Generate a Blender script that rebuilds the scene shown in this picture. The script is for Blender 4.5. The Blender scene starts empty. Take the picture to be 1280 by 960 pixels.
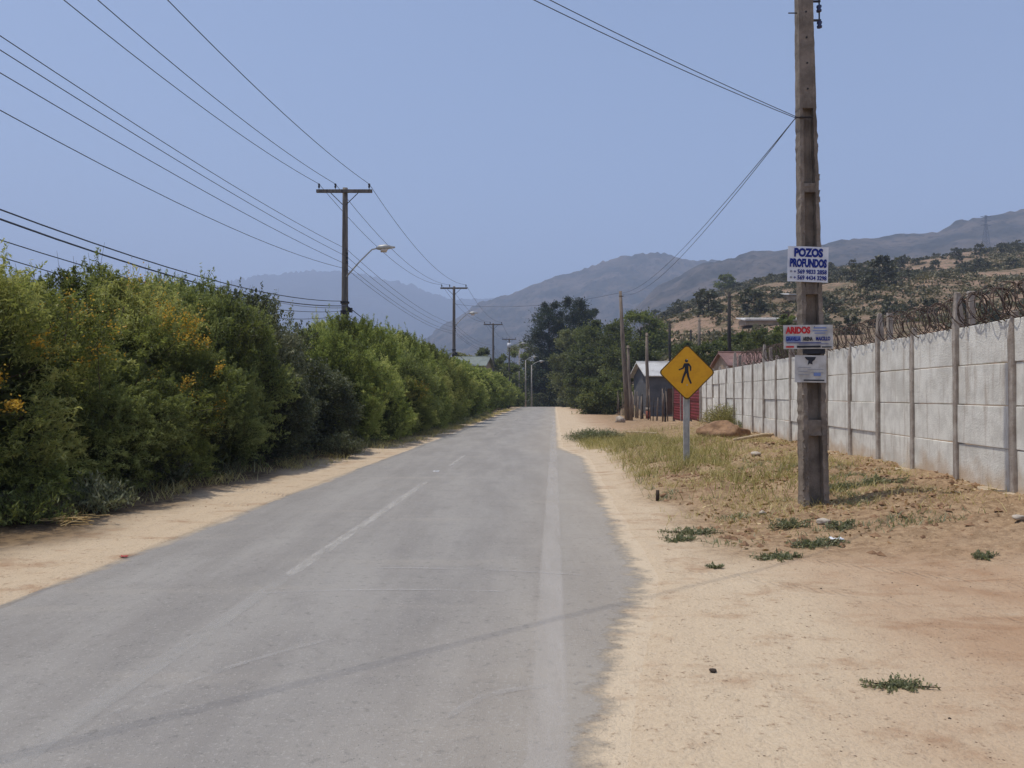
import bpy, math, random
import numpy as np
from mathutils import Vector, Matrix

random.seed(7); RNG = np.random.default_rng(7)
SC = bpy.context.scene
COL = SC.collection
R = math.radians
PI = math.pi

# ------------------------------------------------------------------ camera, world, sun, exposure
CAMZ, FPX, PITCH = 1.65, 960.0, math.atan(13 / 960.0)
cam = bpy.data.cameras.new('camera'); camo = bpy.data.objects.new('camera', cam); COL.objects.link(camo)
cam.sensor_width = 36; cam.lens = 36 * FPX / 1280; cam.clip_start = .05; cam.clip_end = 30000
camo.location = (0, 0, CAMZ); camo.rotation_euler = (PI / 2 + PITCH, 0, 0)
SC.camera = camo

SUN_EL, SUN_DIR = R(71), Vector((-.97, .24, 0)).normalized()     # horizontal direction towards the sun
W = bpy.data.worlds.new('World'); SC.world = W; W.use_nodes = True
wn = W.node_tree
sky = wn.nodes.new('ShaderNodeTexSky'); sky.sky_type = 'NISHITA'; sky.sun_disc = False
sky.sun_elevation = SUN_EL; sky.sun_rotation = math.atan2(SUN_DIR.x, SUN_DIR.y)
sky.altitude = 600; sky.air_density = 1.0; sky.dust_density = 2.2; sky.ozone_density = 1.3
bg = wn.nodes['Background']; bg.inputs['Strength'].default_value = .115
wn.links.new(sky.outputs[0], bg.inputs['Color'])
sl = bpy.data.lights.new('sun', 'SUN'); sl.energy = 3.4; sl.angle = R(.53); sl.color = (1, .955, .88)
so = bpy.data.objects.new('sun', sl); COL.objects.link(so)
sv = Vector((SUN_DIR.x * math.cos(SUN_EL), SUN_DIR.y * math.cos(SUN_EL), math.sin(SUN_EL)))
so.rotation_euler = sv.to_track_quat('Z', 'Y').to_euler(); so.location = (0, 0, 60)
SC.view_settings.view_transform = 'Standard'; SC.view_settings.look = 'None'
SC.view_settings.exposure = .40; SC.view_settings.gamma = 1; SC.view_settings.use_curve_mapping = False
SC.render.engine = 'CYCLES'
SC.cycles.use_denoising = True; SC.cycles.max_bounces = 6; SC.cycles.diffuse_bounces = 3
SC.cycles.transmission_bounces = 3; SC.cycles.volume_bounces = 1; SC.cycles.transparent_max_bounces = 8
SC.cycles.use_fast_gi = False; SC.cycles.caustics_reflective = False

# ------------------------------------------------------------------ helpers
def P(px, py, Y):
    """point at depth Y seen at photo pixel (px, py)"""
    dx, dz = (px - 640) / FPX, (480 - py) / FPX
    c, s = math.cos(PITCH), math.sin(PITCH)
    y, z = c - dz * s, s + dz * c
    return Vector((dx / y * Y, Y, CAMZ + z / y * Y))

def sst(a, b, x):
    t = np.clip((np.asarray(x, float) - a) / (b - a), 0, 1)
    return t * t * (3 - 2 * t)

def _h(ix, iy, iz, seed):
    n = (ix.astype(np.int64) * 374761393 + iy.astype(np.int64) * 668265263 + iz.astype(np.int64) * 2147483647 + seed * 974634777) & 0xffffffff
    n = ((n ^ (n >> 13)) * 1274126177) & 0xffffffff
    n = (n ^ (n >> 16)) & 0xffff
    return n / 65535.0

def noise(x, y, z=0.0, seed=0):
    x, y, z = np.broadcast_arrays(np.asarray(x, float), np.asarray(y, float), np.asarray(z, float))
    fx, fy, fz = np.floor(x), np.floor(y), np.floor(z)
    tx, ty, tz = x - fx, y - fy, z - fz
    tx, ty, tz = tx * tx * (3 - 2 * tx), ty * ty * (3 - 2 * ty), tz * tz * (3 - 2 * tz)
    ix, iy, iz = fx.astype(int), fy.astype(int), fz.astype(int)
    def c(a, b, d): return _h(ix + a, iy + b, iz + d, seed)
    l0 = (c(0,0,0)*(1-tx)+c(1,0,0)*tx)*(1-ty)+(c(0,1,0)*(1-tx)+c(1,1,0)*tx)*ty
    l1 = (c(0,0,1)*(1-tx)+c(1,0,1)*tx)*(1-ty)+(c(0,1,1)*(1-tx)+c(1,1,1)*tx)*ty
    return l0 * (1 - tz) + l1 * tz

def fbm(x, y, z=0.0, seed=0, oct=4):
    s, a, t = 0, .5, 0
    for k in range(oct):
        f = 2.03 ** k
        s = s + a * noise(np.asarray(x) * f, np.asarray(y) * f, np.asarray(z) * f, seed + k * 17); t += a; a *= .5
    return s / t - .5

def link(name, me, mat=None, parent=None, loc=None):
    o = bpy.data.objects.new(name, me); COL.objects.link(o)
    if mat is not None and me is not None: me.materials.append(mat)
    if parent is not None: o.parent = parent
    if loc is not None: o.location = loc
    return o

def tag(o, label=None, cat=None, group=None, kind=None):
    if label: o['label'] = label
    if cat: o['category'] = cat
    if group: o['group'] = group
    if kind: o['kind'] = kind
    return o

def empty(name, loc, label, cat, group=None, rz=0):
    o = bpy.data.objects.new(name, None); COL.objects.link(o); o.location = loc; o.rotation_euler = (0, 0, rz)
    o.empty_display_size = .2
    return tag(o, label, cat, group)

def copy_tree(o, parent=None):
    c = o.copy(); COL.objects.link(c)
    if parent is not None: c.parent = parent
    for ch in list(o.children): copy_tree(ch, c)
    return c

def np_mesh(name, co, quads, attrs=None, smooth=True):
    me = bpy.data.meshes.new(name)
    n, f, k = len(co), len(quads), quads.shape[1]
    me.vertices.add(n); me.vertices.foreach_set('co', np.ascontiguousarray(co, dtype=np.float32).ravel())
    me.loops.add(f * k); me.loops.foreach_set('vertex_index', np.ascontiguousarray(quads, dtype=np.int32).ravel())
    me.polygons.add(f); me.polygons.foreach_set('loop_start', np.arange(0, f * k, k, dtype=np.int32))
    for an, av in (attrs or {}).items():
        a = me.attributes.new(an, 'FLOAT', 'POINT'); a.data.foreach_set('value', np.ascontiguousarray(av, dtype=np.float32))
    me.update(calc_edges=True)
    if not smooth: me.shade_flat()
    return me

def grid_mesh(name, X, Y, Z, attrs=None, smooth=True):
    ny, nx = X.shape
    idx = np.arange(nx * ny).reshape(ny, nx)
    q = np.stack([idx[:-1, :-1], idx[:-1, 1:], idx[1:, 1:], idx[1:, :-1]], -1).reshape(-1, 4)
    return np_mesh(name, np.stack([X, Y, Z], -1).reshape(-1, 3), q, {k: v.ravel() for k, v in (attrs or {}).items()}, smooth)

class MB:
    def __init__(s): s.v, s.f = [], []
    def box(s, c, d, rot=None, taper=1.0):
        b = len(s.v); m = rot or Matrix.Identity(3); c = Vector(c)
        for sz in (-1, 1):
            t = taper if sz > 0 else 1
            for sx, sy in ((-1,-1),(1,-1),(1,1),(-1,1)):
                s.v.append(c + m @ Vector((sx*d[0]/2*t, sy*d[1]/2*t, sz*d[2]/2)))
        for q in ((0,3,2,1),(4,5,6,7),(0,1,5,4),(1,2,6,5),(2,3,7,6),(3,0,4,7)): s.f.append([b+i for i in q])
        return s
    def tube(s, pts, r, n=8, cap=True):
        pts = [Vector(p) for p in pts]; rs = r if hasattr(r, '__len__') else [r]*len(pts)
        b = len(s.v); up = None
        for i, p in enumerate(pts):
            d = (pts[min(i+1, len(pts)-1)] - pts[max(i-1, 0)])
            d = d.normalized() if d.length > 1e-9 else Vector((0,0,1))
            if up is None:
                up = Vector((1,0,0)) if abs(d.x) < .8 else Vector((0,1,0))
            u = (up - d*up.dot(d)).normalized(); w = d.cross(u); up = u
            for k in range(n):
                a = 2*PI*k/n; s.v.append(p + (u*math.cos(a) + w*math.sin(a))*rs[i])
        for i in range(len(pts)-1):
            for k in range(n):
                s.f.append([b+i*n+k, b+i*n+(k+1)%n, b+(i+1)*n+(k+1)%n, b+(i+1)*n+k])
        if cap and n > 2:
            s.f.append([b+k for k in range(n)][::-1]); s.f.append([b+(len(pts)-1)*n+k for k in range(n)])
        return s
    def poly_prism(s, pts, y0, y1, m=None):
        """outline in (x,z), extruded along y; outline must be convex or simple"""
        m = m or Matrix.Identity(4); b = len(s.v); n = len(pts)
        for y in (y0, y1):
            for x, z in pts: s.v.append(m @ Vector((x, y, z)))
        s.f.append([b+i for i in range(n)]); s.f.append([b+n+i for i in range(n)][::-1])
        for i in range(n): s.f.append([b+i, b+n+i, b+n+(i+1)%n, b+(i+1)%n])
        return s
    def build(s, name, mat, parent=None, smooth=False, loc=None, bevel=0):
        me = bpy.data.meshes.new(name); me.from_pydata([tuple(v) for v in s.v], [], s.f); me.update()
        if smooth: me.shade_smooth()
        else: me.shade_flat()
        o = link(name, me, mat, parent, loc)
        if bevel:
            md = o.modifiers.new('bevel', 'BEVEL'); md.width = bevel; md.segments = 2; md.limit_method = 'ANGLE'
        return o

# ------------------------------------------------------------------ materials
def rgb(h, k=1.0):
    def l(c):
        c /= 255.0
        return c/12.92 if c <= .04045 else ((c+.055)/1.055)**2.4
    return tuple(min(1, l(c)*k) for c in h) + (1,)

class N:
    """small node-tree builder"""
    def __init__(s, name, rough=.85, spec=.25, metal=0):
        s.m = bpy.data.materials.new(name); s.m.use_nodes = True; s.t = s.m.node_tree
        s.b = s.t.nodes['Principled BSDF']; s.b.inputs['Roughness'].default_value = rough
        s.b.inputs['Specular IOR Level'].default_value = spec; s.b.inputs['Metallic'].default_value = metal
        s.out = s.t.nodes['Material Output']
    def n(s, typ, **kw):
        x = s.t.nodes.new('ShaderNode' + typ)
        for k, v in kw.items(): setattr(x, k, v)
        return x
    def L(s, a, b): s.t.links.new(a, b)
    def coord(s, which='Object', scale=(1,1,1)):
        c = s.n('TexCoord'); m = s.n('Mapping'); m.inputs['Scale'].default_value = scale
        s.L(c.outputs[which], m.inputs['Vector']); return m.outputs[0]
    def pos(s, scale=(1,1,1)):
        c = s.n('NewGeometry'); m = s.n('Mapping'); m.inputs['Scale'].default_value = scale
        s.L(c.outputs['Position'], m.inputs['Vector']); return m.outputs[0]
    def noise(s, vec, scale, detail=4, rough=.55, dist=0):
        x = s.n('TexNoise'); x.inputs['Scale'].default_value = scale; x.inputs['Detail'].default_value = detail
        x.inputs['Roughness'].default_value = rough; x.inputs['Distortion'].default_value = dist
        s.L(vec, x.inputs['Vector']); return x.outputs['Fac']
    def ramp(s, fac, a, b):
        x = s.n('MapRange', clamp=True); x.interpolation_type = 'SMOOTHSTEP'
        x.inputs['From Min'].default_value = a; x.inputs['From Max'].default_value = b
        s.L(fac, x.inputs['Value']); return x.outputs[0]
    def math(s, op, a, b=None):
        x = s.n('Math', operation=op)
        for i, v in enumerate((a, b)):
            if v is None: continue
            if isinstance(v, (int, float)): x.inputs[i].default_value = v
            else: s.L(v, x.inputs[i])
        return x.outputs[0]
    def mix(s, fac, a, b, blend='MIX'):
        x = s.n('Mix', data_type='RGBA', blend_type=blend)
        for sock, v in ((x.inputs[0], fac), (x.inputs[6], a), (x.inputs[7], b)):
            if isinstance(v, (int, float)): sock.default_value = v
            elif isinstance(v, tuple): sock.default_value = v
            else: s.L(v, sock)
        return x.outputs[2]
    def attr(s, name):
        x = s.n('Attribute', attribute_name=name); return x.outputs['Fac']
    def color(s, c):
        if isinstance(c, tuple): s.b.inputs['Base Color'].default_value = c
        else: s.L(c, s.b.inputs['Base Color'])
        return s
    def bump(s, h, dist=.01, strength=1):
        x = s.n('Bump'); x.inputs['Distance'].default_value = dist; x.inputs['Strength'].default_value = strength
        s.L(h, x.inputs['Height']); s.L(x.outputs[0], s.b.inputs['Normal']); return s

def simple(name, c, c2=None, scale=6, rough=.8, spec=.25, metal=0, bump=0, stretch=(1,1,1), lo=.35, hi=.7, detail=5):
    m = N(name, rough, spec, metal)
    v = m.coord('Object', stretch); f = m.noise(v, scale, detail)
    m.color(m.mix(m.ramp(f, lo, hi), c, c2 or tuple(x*.6 for x in c[:3]) + (1,)))
    if bump: m.bump(m.noise(v, scale*3, 4), bump)
    return m.m

def leaf_mat(name, c_dark, c_mid, c_new, transl=.35, rough=.55):
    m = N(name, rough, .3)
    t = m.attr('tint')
    c = m.mix(m.ramp(t, 0, .5), c_dark, c_mid); c = m.mix(m.ramp(t, .5, 1), c, c_new)
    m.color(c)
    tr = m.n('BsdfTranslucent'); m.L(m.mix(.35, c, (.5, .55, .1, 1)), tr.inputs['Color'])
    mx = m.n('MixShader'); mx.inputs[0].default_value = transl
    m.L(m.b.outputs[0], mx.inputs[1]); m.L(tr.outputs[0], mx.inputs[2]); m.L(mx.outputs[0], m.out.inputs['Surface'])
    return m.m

# ------------------------------------------------------------------ ground shape
def shift(y): return .0552 * y + .004 * np.clip(y - 100, 0, None) ** 2
def redge(y): return .30 + .66 * sst(2.4, 7.5, y) * (1 - sst(19, 24.5, y)) + .08 * (noise(np.asarray(y) * 1.3, 3.3) - .5)
LEDGE = -4.37
def drop(y): return -np.clip(np.asarray(y, float) - 100, 0, 40) ** 2 / 450.

def ground_z(x, y):
    x, y = np.asarray(x, float), np.asarray(y, float)
    u = x - shift(y); er = redge(y)
    rA = .40 * sst(1.7, 6.0, u) * sst(6.3, 9.3, y + .25 * (u - 4))
    rB = .27 * sst(1.0, 2.7, u) + .15 * sst(2.7, 5.8, u)
    rC = .07 * sst(.5, 2, u) + .35 * sst(2.5, 5.8, u)
    rD = .06 * sst(.5, 3, u)
    m = rA + (rB - rA) * sst(9.5, 14, y); m = m + (rC - m) * sst(20, 28, y)
    dd = sst(33, 42, y) * (1 - sst(9, 14, u)); m = m + (rD - m) * dd
    mask = np.clip(m / .3, 0, 1)
    z = m + mask * .20 * fbm(x * .9, y * .9, seed=3) + mask * .20 * fbm(x * 3.0, y * 3.0, seed=5) + mask * .09 * fbm(x * 11, y * 11, seed=8)
    z = z + .035 * sst(er + .2, er + 1.2, u) * fbm(x * 1.1, y * 1.1, seed=9) + .012 * sst(er + .1, er + .6, u) * fbm(x * 5, y * 5, seed=11)
    left = sst(LEDGE - .1, LEDGE - 2.2, u) if False else 1 - sst(LEDGE - 2.4, LEDGE - .1, u)
    z = z + left * (.07 + .07 * fbm(x * 1.2, y * 1.2, seed=21))
    out = np.maximum(sst(er - .22, er + .02, u), 1 - sst(LEDGE - .02, LEDGE + .2, u))
    z = z * out + (-.035 * (1 - out)) + .007 * out
    return z + drop(y) * (1 - sst(8, 16, u))

def gz(x, y): return float(ground_z(x, y))
def G(px, py, Y=None):
    """where the ray through pixel (px,py) meets the ground"""
    lo = 1.0
    d = P(px, py, 1.0) - Vector((0, 0, CAMZ))
    t = 1.5
    while t < 200:
        p = d * t
        if CAMZ + p.z <= gz(p.x, p.y): break
        t += .02 + t * .002
    p = d * t
    return Vector((p.x, p.y, gz(p.x, p.y)))

def axis(segs):
    out = [segs[0][0]]
    for a, b, st0, st1 in segs:
        x = a
        n = max(1, int(round((b - a) / ((st0 + st1) / 2))))
        k = np.linspace(0, 1, n + 1)[1:]
        ratio = st1 / st0
        t = (ratio ** k - 1) / (ratio - 1) if abs(ratio - 1) > 1e-3 else k
        out += list(a + (b - a) * t)
    return np.array(out)

xs = axis([(-7000, -400, 2200, 300), (-400, -40, 120, 12), (-40, -9, 6, .5), (-9, -3.6, .14, .1), (-3.6, 0, .4, .3), (0, 8.5, .075, .075), (8.5, 30, .1, 4), (30, 400, 12, 120), (400, 7000, 300, 2200)])
ys = axis([(-900, -20, 300, 12), (-20, 1.5, 6, .3), (1.5, 14, .08, .08), (14, 40, .1, .4), (40, 160, .5, 3), (160, 800, 30, 150), (800, 6400, 300, 1500)])
GX, GY = np.meshgrid(xs, ys)
GZ = ground_z(GX, GY)
GU = GX - shift(GY)
er = redge(GY)
a_mound = sst(1.1, 2.0, GU - .25 * sst(16, 24, GY) + .9 * fbm(GX * .9, GY * .9, seed=31)) * sst(7.3, 8.5, GY + .12 * (GU - 4) + 1.6 * fbm(GX * .8, GY * .8, seed=32)) * (1 - .75 * sst(24, 32, GY) * (1 - sst(2.5, 4, GU)))
# wheel track running from the right foreground towards the road: distance along it and across it
tx, ty = -.80, .60
tr_s = GX * tx + GY * ty; tr_w = (GX - 3.75) * ty - (GY - 6.35) * tx * -1
tr_w = (GX - 3.75) * (-ty) + (GY - 6.35) * (tx)
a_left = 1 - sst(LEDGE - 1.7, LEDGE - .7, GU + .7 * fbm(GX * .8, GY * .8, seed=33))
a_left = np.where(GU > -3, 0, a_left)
a_bright = .95 * (1 - sst(-3, -2, GU)) + sst(er - .7, er - .25, GU) * (1 - sst(er + .8, er + 2.8, GU + 1.6 * fbm(GX * .7, GY * .5, seed=35)))

def sand_colour(m, bright):
    p = m.pos(); a1 = m.noise(p, .9, 5, .6); a2 = m.noise(p, 7, 5, .65); a3 = m.noise(p, 60, 3, .6); a5 = m.noise(p, 22, 4, .65)
    st = m.noise(m.pos((.35, 2.2, 1)), 2.2, 4, .6, .6); a4 = m.noise(m.pos((.8, 1.15, 1)), 1.7, 7, .68)
    c = m.mix(m.ramp(a1, .35, .68), rgb((190, 164, 136)), rgb((176, 144, 115)))
    c = m.mix(m.math('MULTIPLY', m.ramp(st, .50, .70), .6), c, rgb((160, 122, 92)))
    c = m.mix(m.math('MULTIPLY', bright, .9) if not isinstance(bright, float) else bright * .9, c, rgb((214, 196, 168)))
    c = m.mix(m.math('MULTIPLY', m.ramp(a4, .50, .72), .75), c, rgb((158, 122, 93)))
    c = m.mix(m.math('MULTIPLY', m.math('SUBTRACT', 1, m.ramp(a4, .28, .42)), .45), c, rgb((222, 206, 180)))
    c = m.mix(m.math('MULTIPLY', m.math('MULTIPLY', m.ramp(a5, .54, .68), m.ramp(a2, .45, .62)), .8), c, rgb((132, 106, 84)))
    vo = m.n('TexVoronoi'); vo.inputs['Scale'].default_value = 24; m.L(p, vo.inputs['Vector'])
    sp = m.math('MULTIPLY', m.math('SUBTRACT', 1, m.ramp(vo.outputs['Distance'], .08, .18)), m.ramp(a2, .48, .6))
    c = m.mix(m.math('MULTIPLY', sp, .7), c, rgb((88, 68, 52)))
    m.sand_h = m.math('ADD', m.math('ADD', m.math('MULTIPLY', a2, .9), m.math('MULTIPLY', a3, .25)), m.math('MULTIPLY', a5, .5))
    return m.mix(m.math('MULTIPLY', a3, .35), c, rgb((150, 124, 98)))

gm = N('sandy_soil', .95, .1)
gp = gm.pos()
n1 = gm.noise(gp, .9, 5, .6); n2 = gm.noise(gp, 7, 5, .65); n3 = gm.noise(gp, 60, 3, .6)
nst = gm.noise(gm.pos((.35, 2.2, 1)), 2.2, 4, .6, .6)
n4 = gm.noise(gm.pos((.8, 1.15, 1)), 1.7, 7, .68); n5 = gm.noise(gp, 22, 4, .65)
sand = sand_colour(gm, gm.attr('bright'))
soil = gm.mix(gm.ramp(n2, .35, .65), rgb((170, 143, 112)), rgb((130, 106, 80)))
soil = gm.mix(gm.math('MULTIPLY', gm.ramp(n1, .5, .72), .6), soil, rgb((176, 152, 120)))
soil = gm.mix(gm.math('MULTIPLY', gm.ramp(n5, .54, .66), .65), soil, rgb((94, 75, 57)))
soil = gm.mix(gm.math('MULTIPLY', gm.math('SUBTRACT', 1, gm.ramp(n5, .32, .42)), .6), soil, rgb((198, 176, 142)))
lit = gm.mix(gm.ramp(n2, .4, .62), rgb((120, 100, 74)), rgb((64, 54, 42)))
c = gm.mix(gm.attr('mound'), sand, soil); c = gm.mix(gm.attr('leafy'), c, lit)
vor = gm.n('TexVoronoi'); vor.inputs['Scale'].default_value = 24; gm.L(gp, vor.inputs['Vector'])
speck = gm.math('MULTIPLY', gm.math('SUBTRACT', 1, gm.ramp(vor.outputs['Distance'], .08, .18)), gm.ramp(n2, .48, .6))
c = gm.mix(gm.math('MULTIPLY', speck, .7), c, rgb((88, 68, 52)))
c = gm.mix(gm.math('MULTIPLY', n3, .35), c, rgb((150, 124, 98)))
gm.color(c)
# wheel tracks pressed in the soil, with tread marks
tv = gm.n('TexWave', wave_type='BANDS', bands_direction='X'); tv.inputs['Scale'].default_value = 2.0; tv.inputs['Distortion'].default_value = 2.5
tv.inputs['Detail'].default_value = 3; gm.L(gm.pos((.5, 1.3, 1)), tv.inputs['Vector'])
hsum = gm.math('ADD', gm.math('MULTIPLY', n2, .9), gm.math('MULTIPLY', n3, .25))
hsum = gm.math('ADD', hsum, gm.math('MULTIPLY', tv.outputs['Fac'], .18))
hsum = gm.math('SUBTRACT', hsum, gm.math('MULTIPLY', speck, .2))
hsum = gm.math('ADD', hsum, gm.math('MULTIPLY', n5, .5))
tw_ = gm.math('ABSOLUTE', gm.math('SUBTRACT', gm.math('ABSOLUTE', gm.attr('track_w')), .55))
tb_ = gm.math('SUBTRACT', 1, gm.ramp(tw_, .09, .16))
ts_ = gm.math('SINE', gm.math('ADD', gm.math('MULTIPLY', gm.attr('track_s'), 58), gm.math('MULTIPLY', tw_, 60)))
hsum = gm.math('ADD', hsum, gm.math('MULTIPLY', gm.math('MULTIPLY', ts_, tb_), gm.math('MULTIPLY', gm.ramp(n1, .38, .6), .30)))
hsum = gm.math('SUBTRACT', hsum, gm.math('MULTIPLY', tb_, .35))
gm.bump(hsum, .05, .8)
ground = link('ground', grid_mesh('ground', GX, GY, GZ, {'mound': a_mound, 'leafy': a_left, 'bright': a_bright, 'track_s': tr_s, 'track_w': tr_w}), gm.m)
tag(ground, 'bare sandy soil verge spreading beside the road to the wall', 'ground', kind='structure')

# ------------------------------------------------------------------ road
ry = axis([(-12, 1, 1, .3), (1, 30, .2, .5), (30, 100, 1, 2), (100, 158, 1.5, 2)])
rt = np.linspace(0, 1, 30)
RT, RY = np.meshgrid(rt, ry)
le = LEDGE + .10 * (noise(RY * .7, 9.1) - .5) + .04 * (noise(RY * 4, 5.1) - .5)
RU = le + (redge(RY) - le) * RT
RX = RU + shift(RY); RZ = drop(RY) + .012 * np.clip(RT * (1 - RT) * 8, 0, 1) * 1.0
am = N('old_asphalt', .9, .2)
ap = am.pos()
s1 = am.noise(am.pos((1, .16, 1)), 1.6, 5, .6); s2 = am.noise(ap, 2.2, 5, .6); s3 = am.noise(ap, 170, 2, .5); s4 = am.noise(am.pos((.25, 1.6, 1)), 1.3, 4, .6)
ac = am.mix(am.ramp(s1, .32, .7), rgb((136, 131, 125)), rgb((152, 147, 140)))
ac = am.mix(am.math('MULTIPLY', am.ramp(s2, .5, .75), .35), ac, rgb((122, 118, 114)))
ac = am.mix(am.math('MULTIPLY', am.ramp(s4, .52, .75), .4), ac, rgb((160, 152, 141)))
ac = am.mix(am.ramp(s3, .62, .72), ac, rgb((150, 148, 144)))
ac = am.mix(am.math('MULTIPLY', am.ramp(s3, .25, .4), -1.0), ac, ac)
dk = am.math('SUBTRACT', 1, am.ramp(s3, .3, .4)); ac = am.mix(am.math('MULTIPLY', dk, .45), ac, rgb((94, 92, 90)))
dn = am.math('ADD', am.math('MULTIPLY', am.noise(am.pos((.8, 1.1, 1)), 2.6, 8, .74), .75), am.math('MULTIPLY', am.noise(am.pos((.6, 2.0, 1)), 4.0, 5, .65), .25))
dr = am.math('ADD', am.attr('dright'), am.math('MULTIPLY', am.math('SUBTRACT', dn, .5), .95))
dust = am.math('SUBTRACT', 1, am.ramp(dr, .12, .32))
dl = am.math('ADD', am.attr('dleft'), am.math('MULTIPLY', am.math('SUBTRACT', dn, .5), .5))
dust2 = am.math('MULTIPLY', am.math('SUBTRACT', 1, am.ramp(dl, -.02, .14)), .85)
ac = am.mix(am.math('MULTIPLY', am.math('SUBTRACT', 1, am.ramp(am.attr('dright'), .1, 2.0)), .22), ac, rgb((186, 168, 142)))

s5 = am.noise(ap, 14, 5, .7); s6 = am.noise(ap, 55, 3, .6)
vp = am.n('TexVoronoi'); vp.inputs['Scale'].default_value = 38; am.L(ap, vp.inputs['Vector'])
ac = am.mix(am.math('MULTIPLY', am.math('MULTIPLY', am.math('SUBTRACT', 1, am.ramp(vp.outputs['Distance'], .10, .2)), am.ramp(s2, .42, .6)), .6), ac, rgb((78, 76, 74)))
asp = (am.mix(am.math('MULTIPLY', am.ramp(s6, .56, .68), .42), am.mix(am.math('MULTIPLY', am.ramp(s5, .54, .70), .42), ac, rgb((102, 99, 95))), rgb((176, 171, 163))))
sd = sand_colour(am, 1.0); dm = am.math('MAXIMUM', dust, dust2)
am.color(am.mix(dm, asp, sd))
am.bump(am.math('ADD', am.math('MULTIPLY', am.math('ADD', s3, s6), .12), am.math('MULTIPLY', am.math('MULTIPLY', am.sand_h, dm), .9)), .05, .8)
road = link('road', grid_mesh('road', RX, RY, RZ, {'dright': redge(RY) - RU, 'dleft': RU - le}), am.m)
tag(road, 'narrow grey asphalt road running straight to the dark trees', 'road', kind='structure')

def paint(name, col, lo, hi, amount, sc=(1, .25, 1), fine=9):
    m = N(name, .8, .2); v = m.pos(sc); f = m.noise(v, fine, 5, .7)
    m.color(col)
    tr = m.n('BsdfTransparent'); mx = m.n('MixShader')
    e = m.attr('edge')
    k = m.math('MULTIPLY', m.math('MULTIPLY', m.ramp(f, lo, hi), amount), m.ramp(e, 0, .35))
    m.L(k, mx.inputs[0]); m.L(tr.outputs[0], mx.inputs[1]); m.L(m.b.outputs[0], mx.inputs[2]); m.L(mx.outputs[0], m.out.inputs['Surface'])
    return m.m
def marking(name, ufun, w, y0, y1, mat, step=.25, dz=.004, ends=.25):
    yy = np.arange(y0, y1 + step, step); t = np.linspace(-1, 1, 7)
    T, YY = np.meshgrid(t, yy)
    U = ufun(YY) + T * w / 2
    rt_ = (U - LEDGE) / (redge(YY) - LEDGE)
    Z = drop(YY) + .012 * np.clip(rt_ * (1 - rt_) * 8, 0, 1) + dz
    e = np.minimum(1 - np.abs(T), np.minimum((YY - y0), (y1 - YY)) / max(ends, .01))
    o = link(name, grid_mesh(name, U + shift(YY), YY, Z, {'edge': np.clip(e, 0, 1)}), mat, road); return o
m_dash = paint('worn_white_paint', rgb((204, 199, 190)), .25, .72, .5)
m_ghost = paint('ghost_paint', rgb((186, 182, 175)), .3, .75, .34, fine=4)
m_edge = paint('edge_paint', rgb((206, 199, 190)), .18, .70, .37, sc=(1, .12, 1), fine=4)
m_scuff = paint('scuff', rgb((190, 186, 180)), .3, .7, .3, sc=(.6, .6, 1), fine=4)
cu = lambda y: -2.40 + 0 * y
marking('center_line', cu, .15, 6.9, 14.4, m_dash, ends=.2)
marking('center_line', cu, .16, -3, 6.8, m_ghost)
marking('center_line', cu, .12, 17.6, 20.6, m_dash)
marking('center_line', cu, .12, 31, 36, m_ghost)
marking('center_line', cu, .12, 47, 52, m_ghost)
marking('edge_line', lambda y: -.03 + .0 * y, .24, -4, 62, m_edge)
for (p0, p1, w) in (((440, 712), (742, 722), .05), ((300, 745), (640, 742), .05), ((120, 905), (420, 800), .06), ((560, 900), (690, 860), .07)):
    a, b = P(*p0, 1), P(*p1, 1)
    def gp_(px, py):
        d = P(px, py, 1) - Vector((0, 0, CAMZ)); k = -CAMZ / d.z; return d * k
    A, B = gp_(*p0), gp_(*p1); A.z = B.z = 0
    n = 24; tt = np.linspace(0, 1, n); side = Vector((-(B-A).y, (B-A).x, 0)).normalized()
    X = np.zeros((n, 5)); Y = np.zeros((n, 5)); E = np.zeros((n, 5))
    for j, s in enumerate(np.linspace(-1, 1, 5)):
        arc = .10 * np.sin(tt * PI)
        X[:, j] = A.x + (B.x - A.x) * tt + side.x * (s * w / 2 + arc); Y[:, j] = A.y + (B.y - A.y) * tt + side.y * (s * w / 2 + arc)
        E[:, j] = np.minimum(1 - abs(s), np.minimum(tt, 1 - tt) * 5)
    RTt = (X - shift(Y) - LEDGE) / (redge(Y) - LEDGE)
    Z = .012 * np.clip(RTt * (1 - RTt) * 8, 0, 1) + .006
    link('tyre_mark', grid_mesh('tyre_mark', X, Y, Z, {'edge': np.clip(E, 0, 1)}), m_scuff, road)

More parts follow.
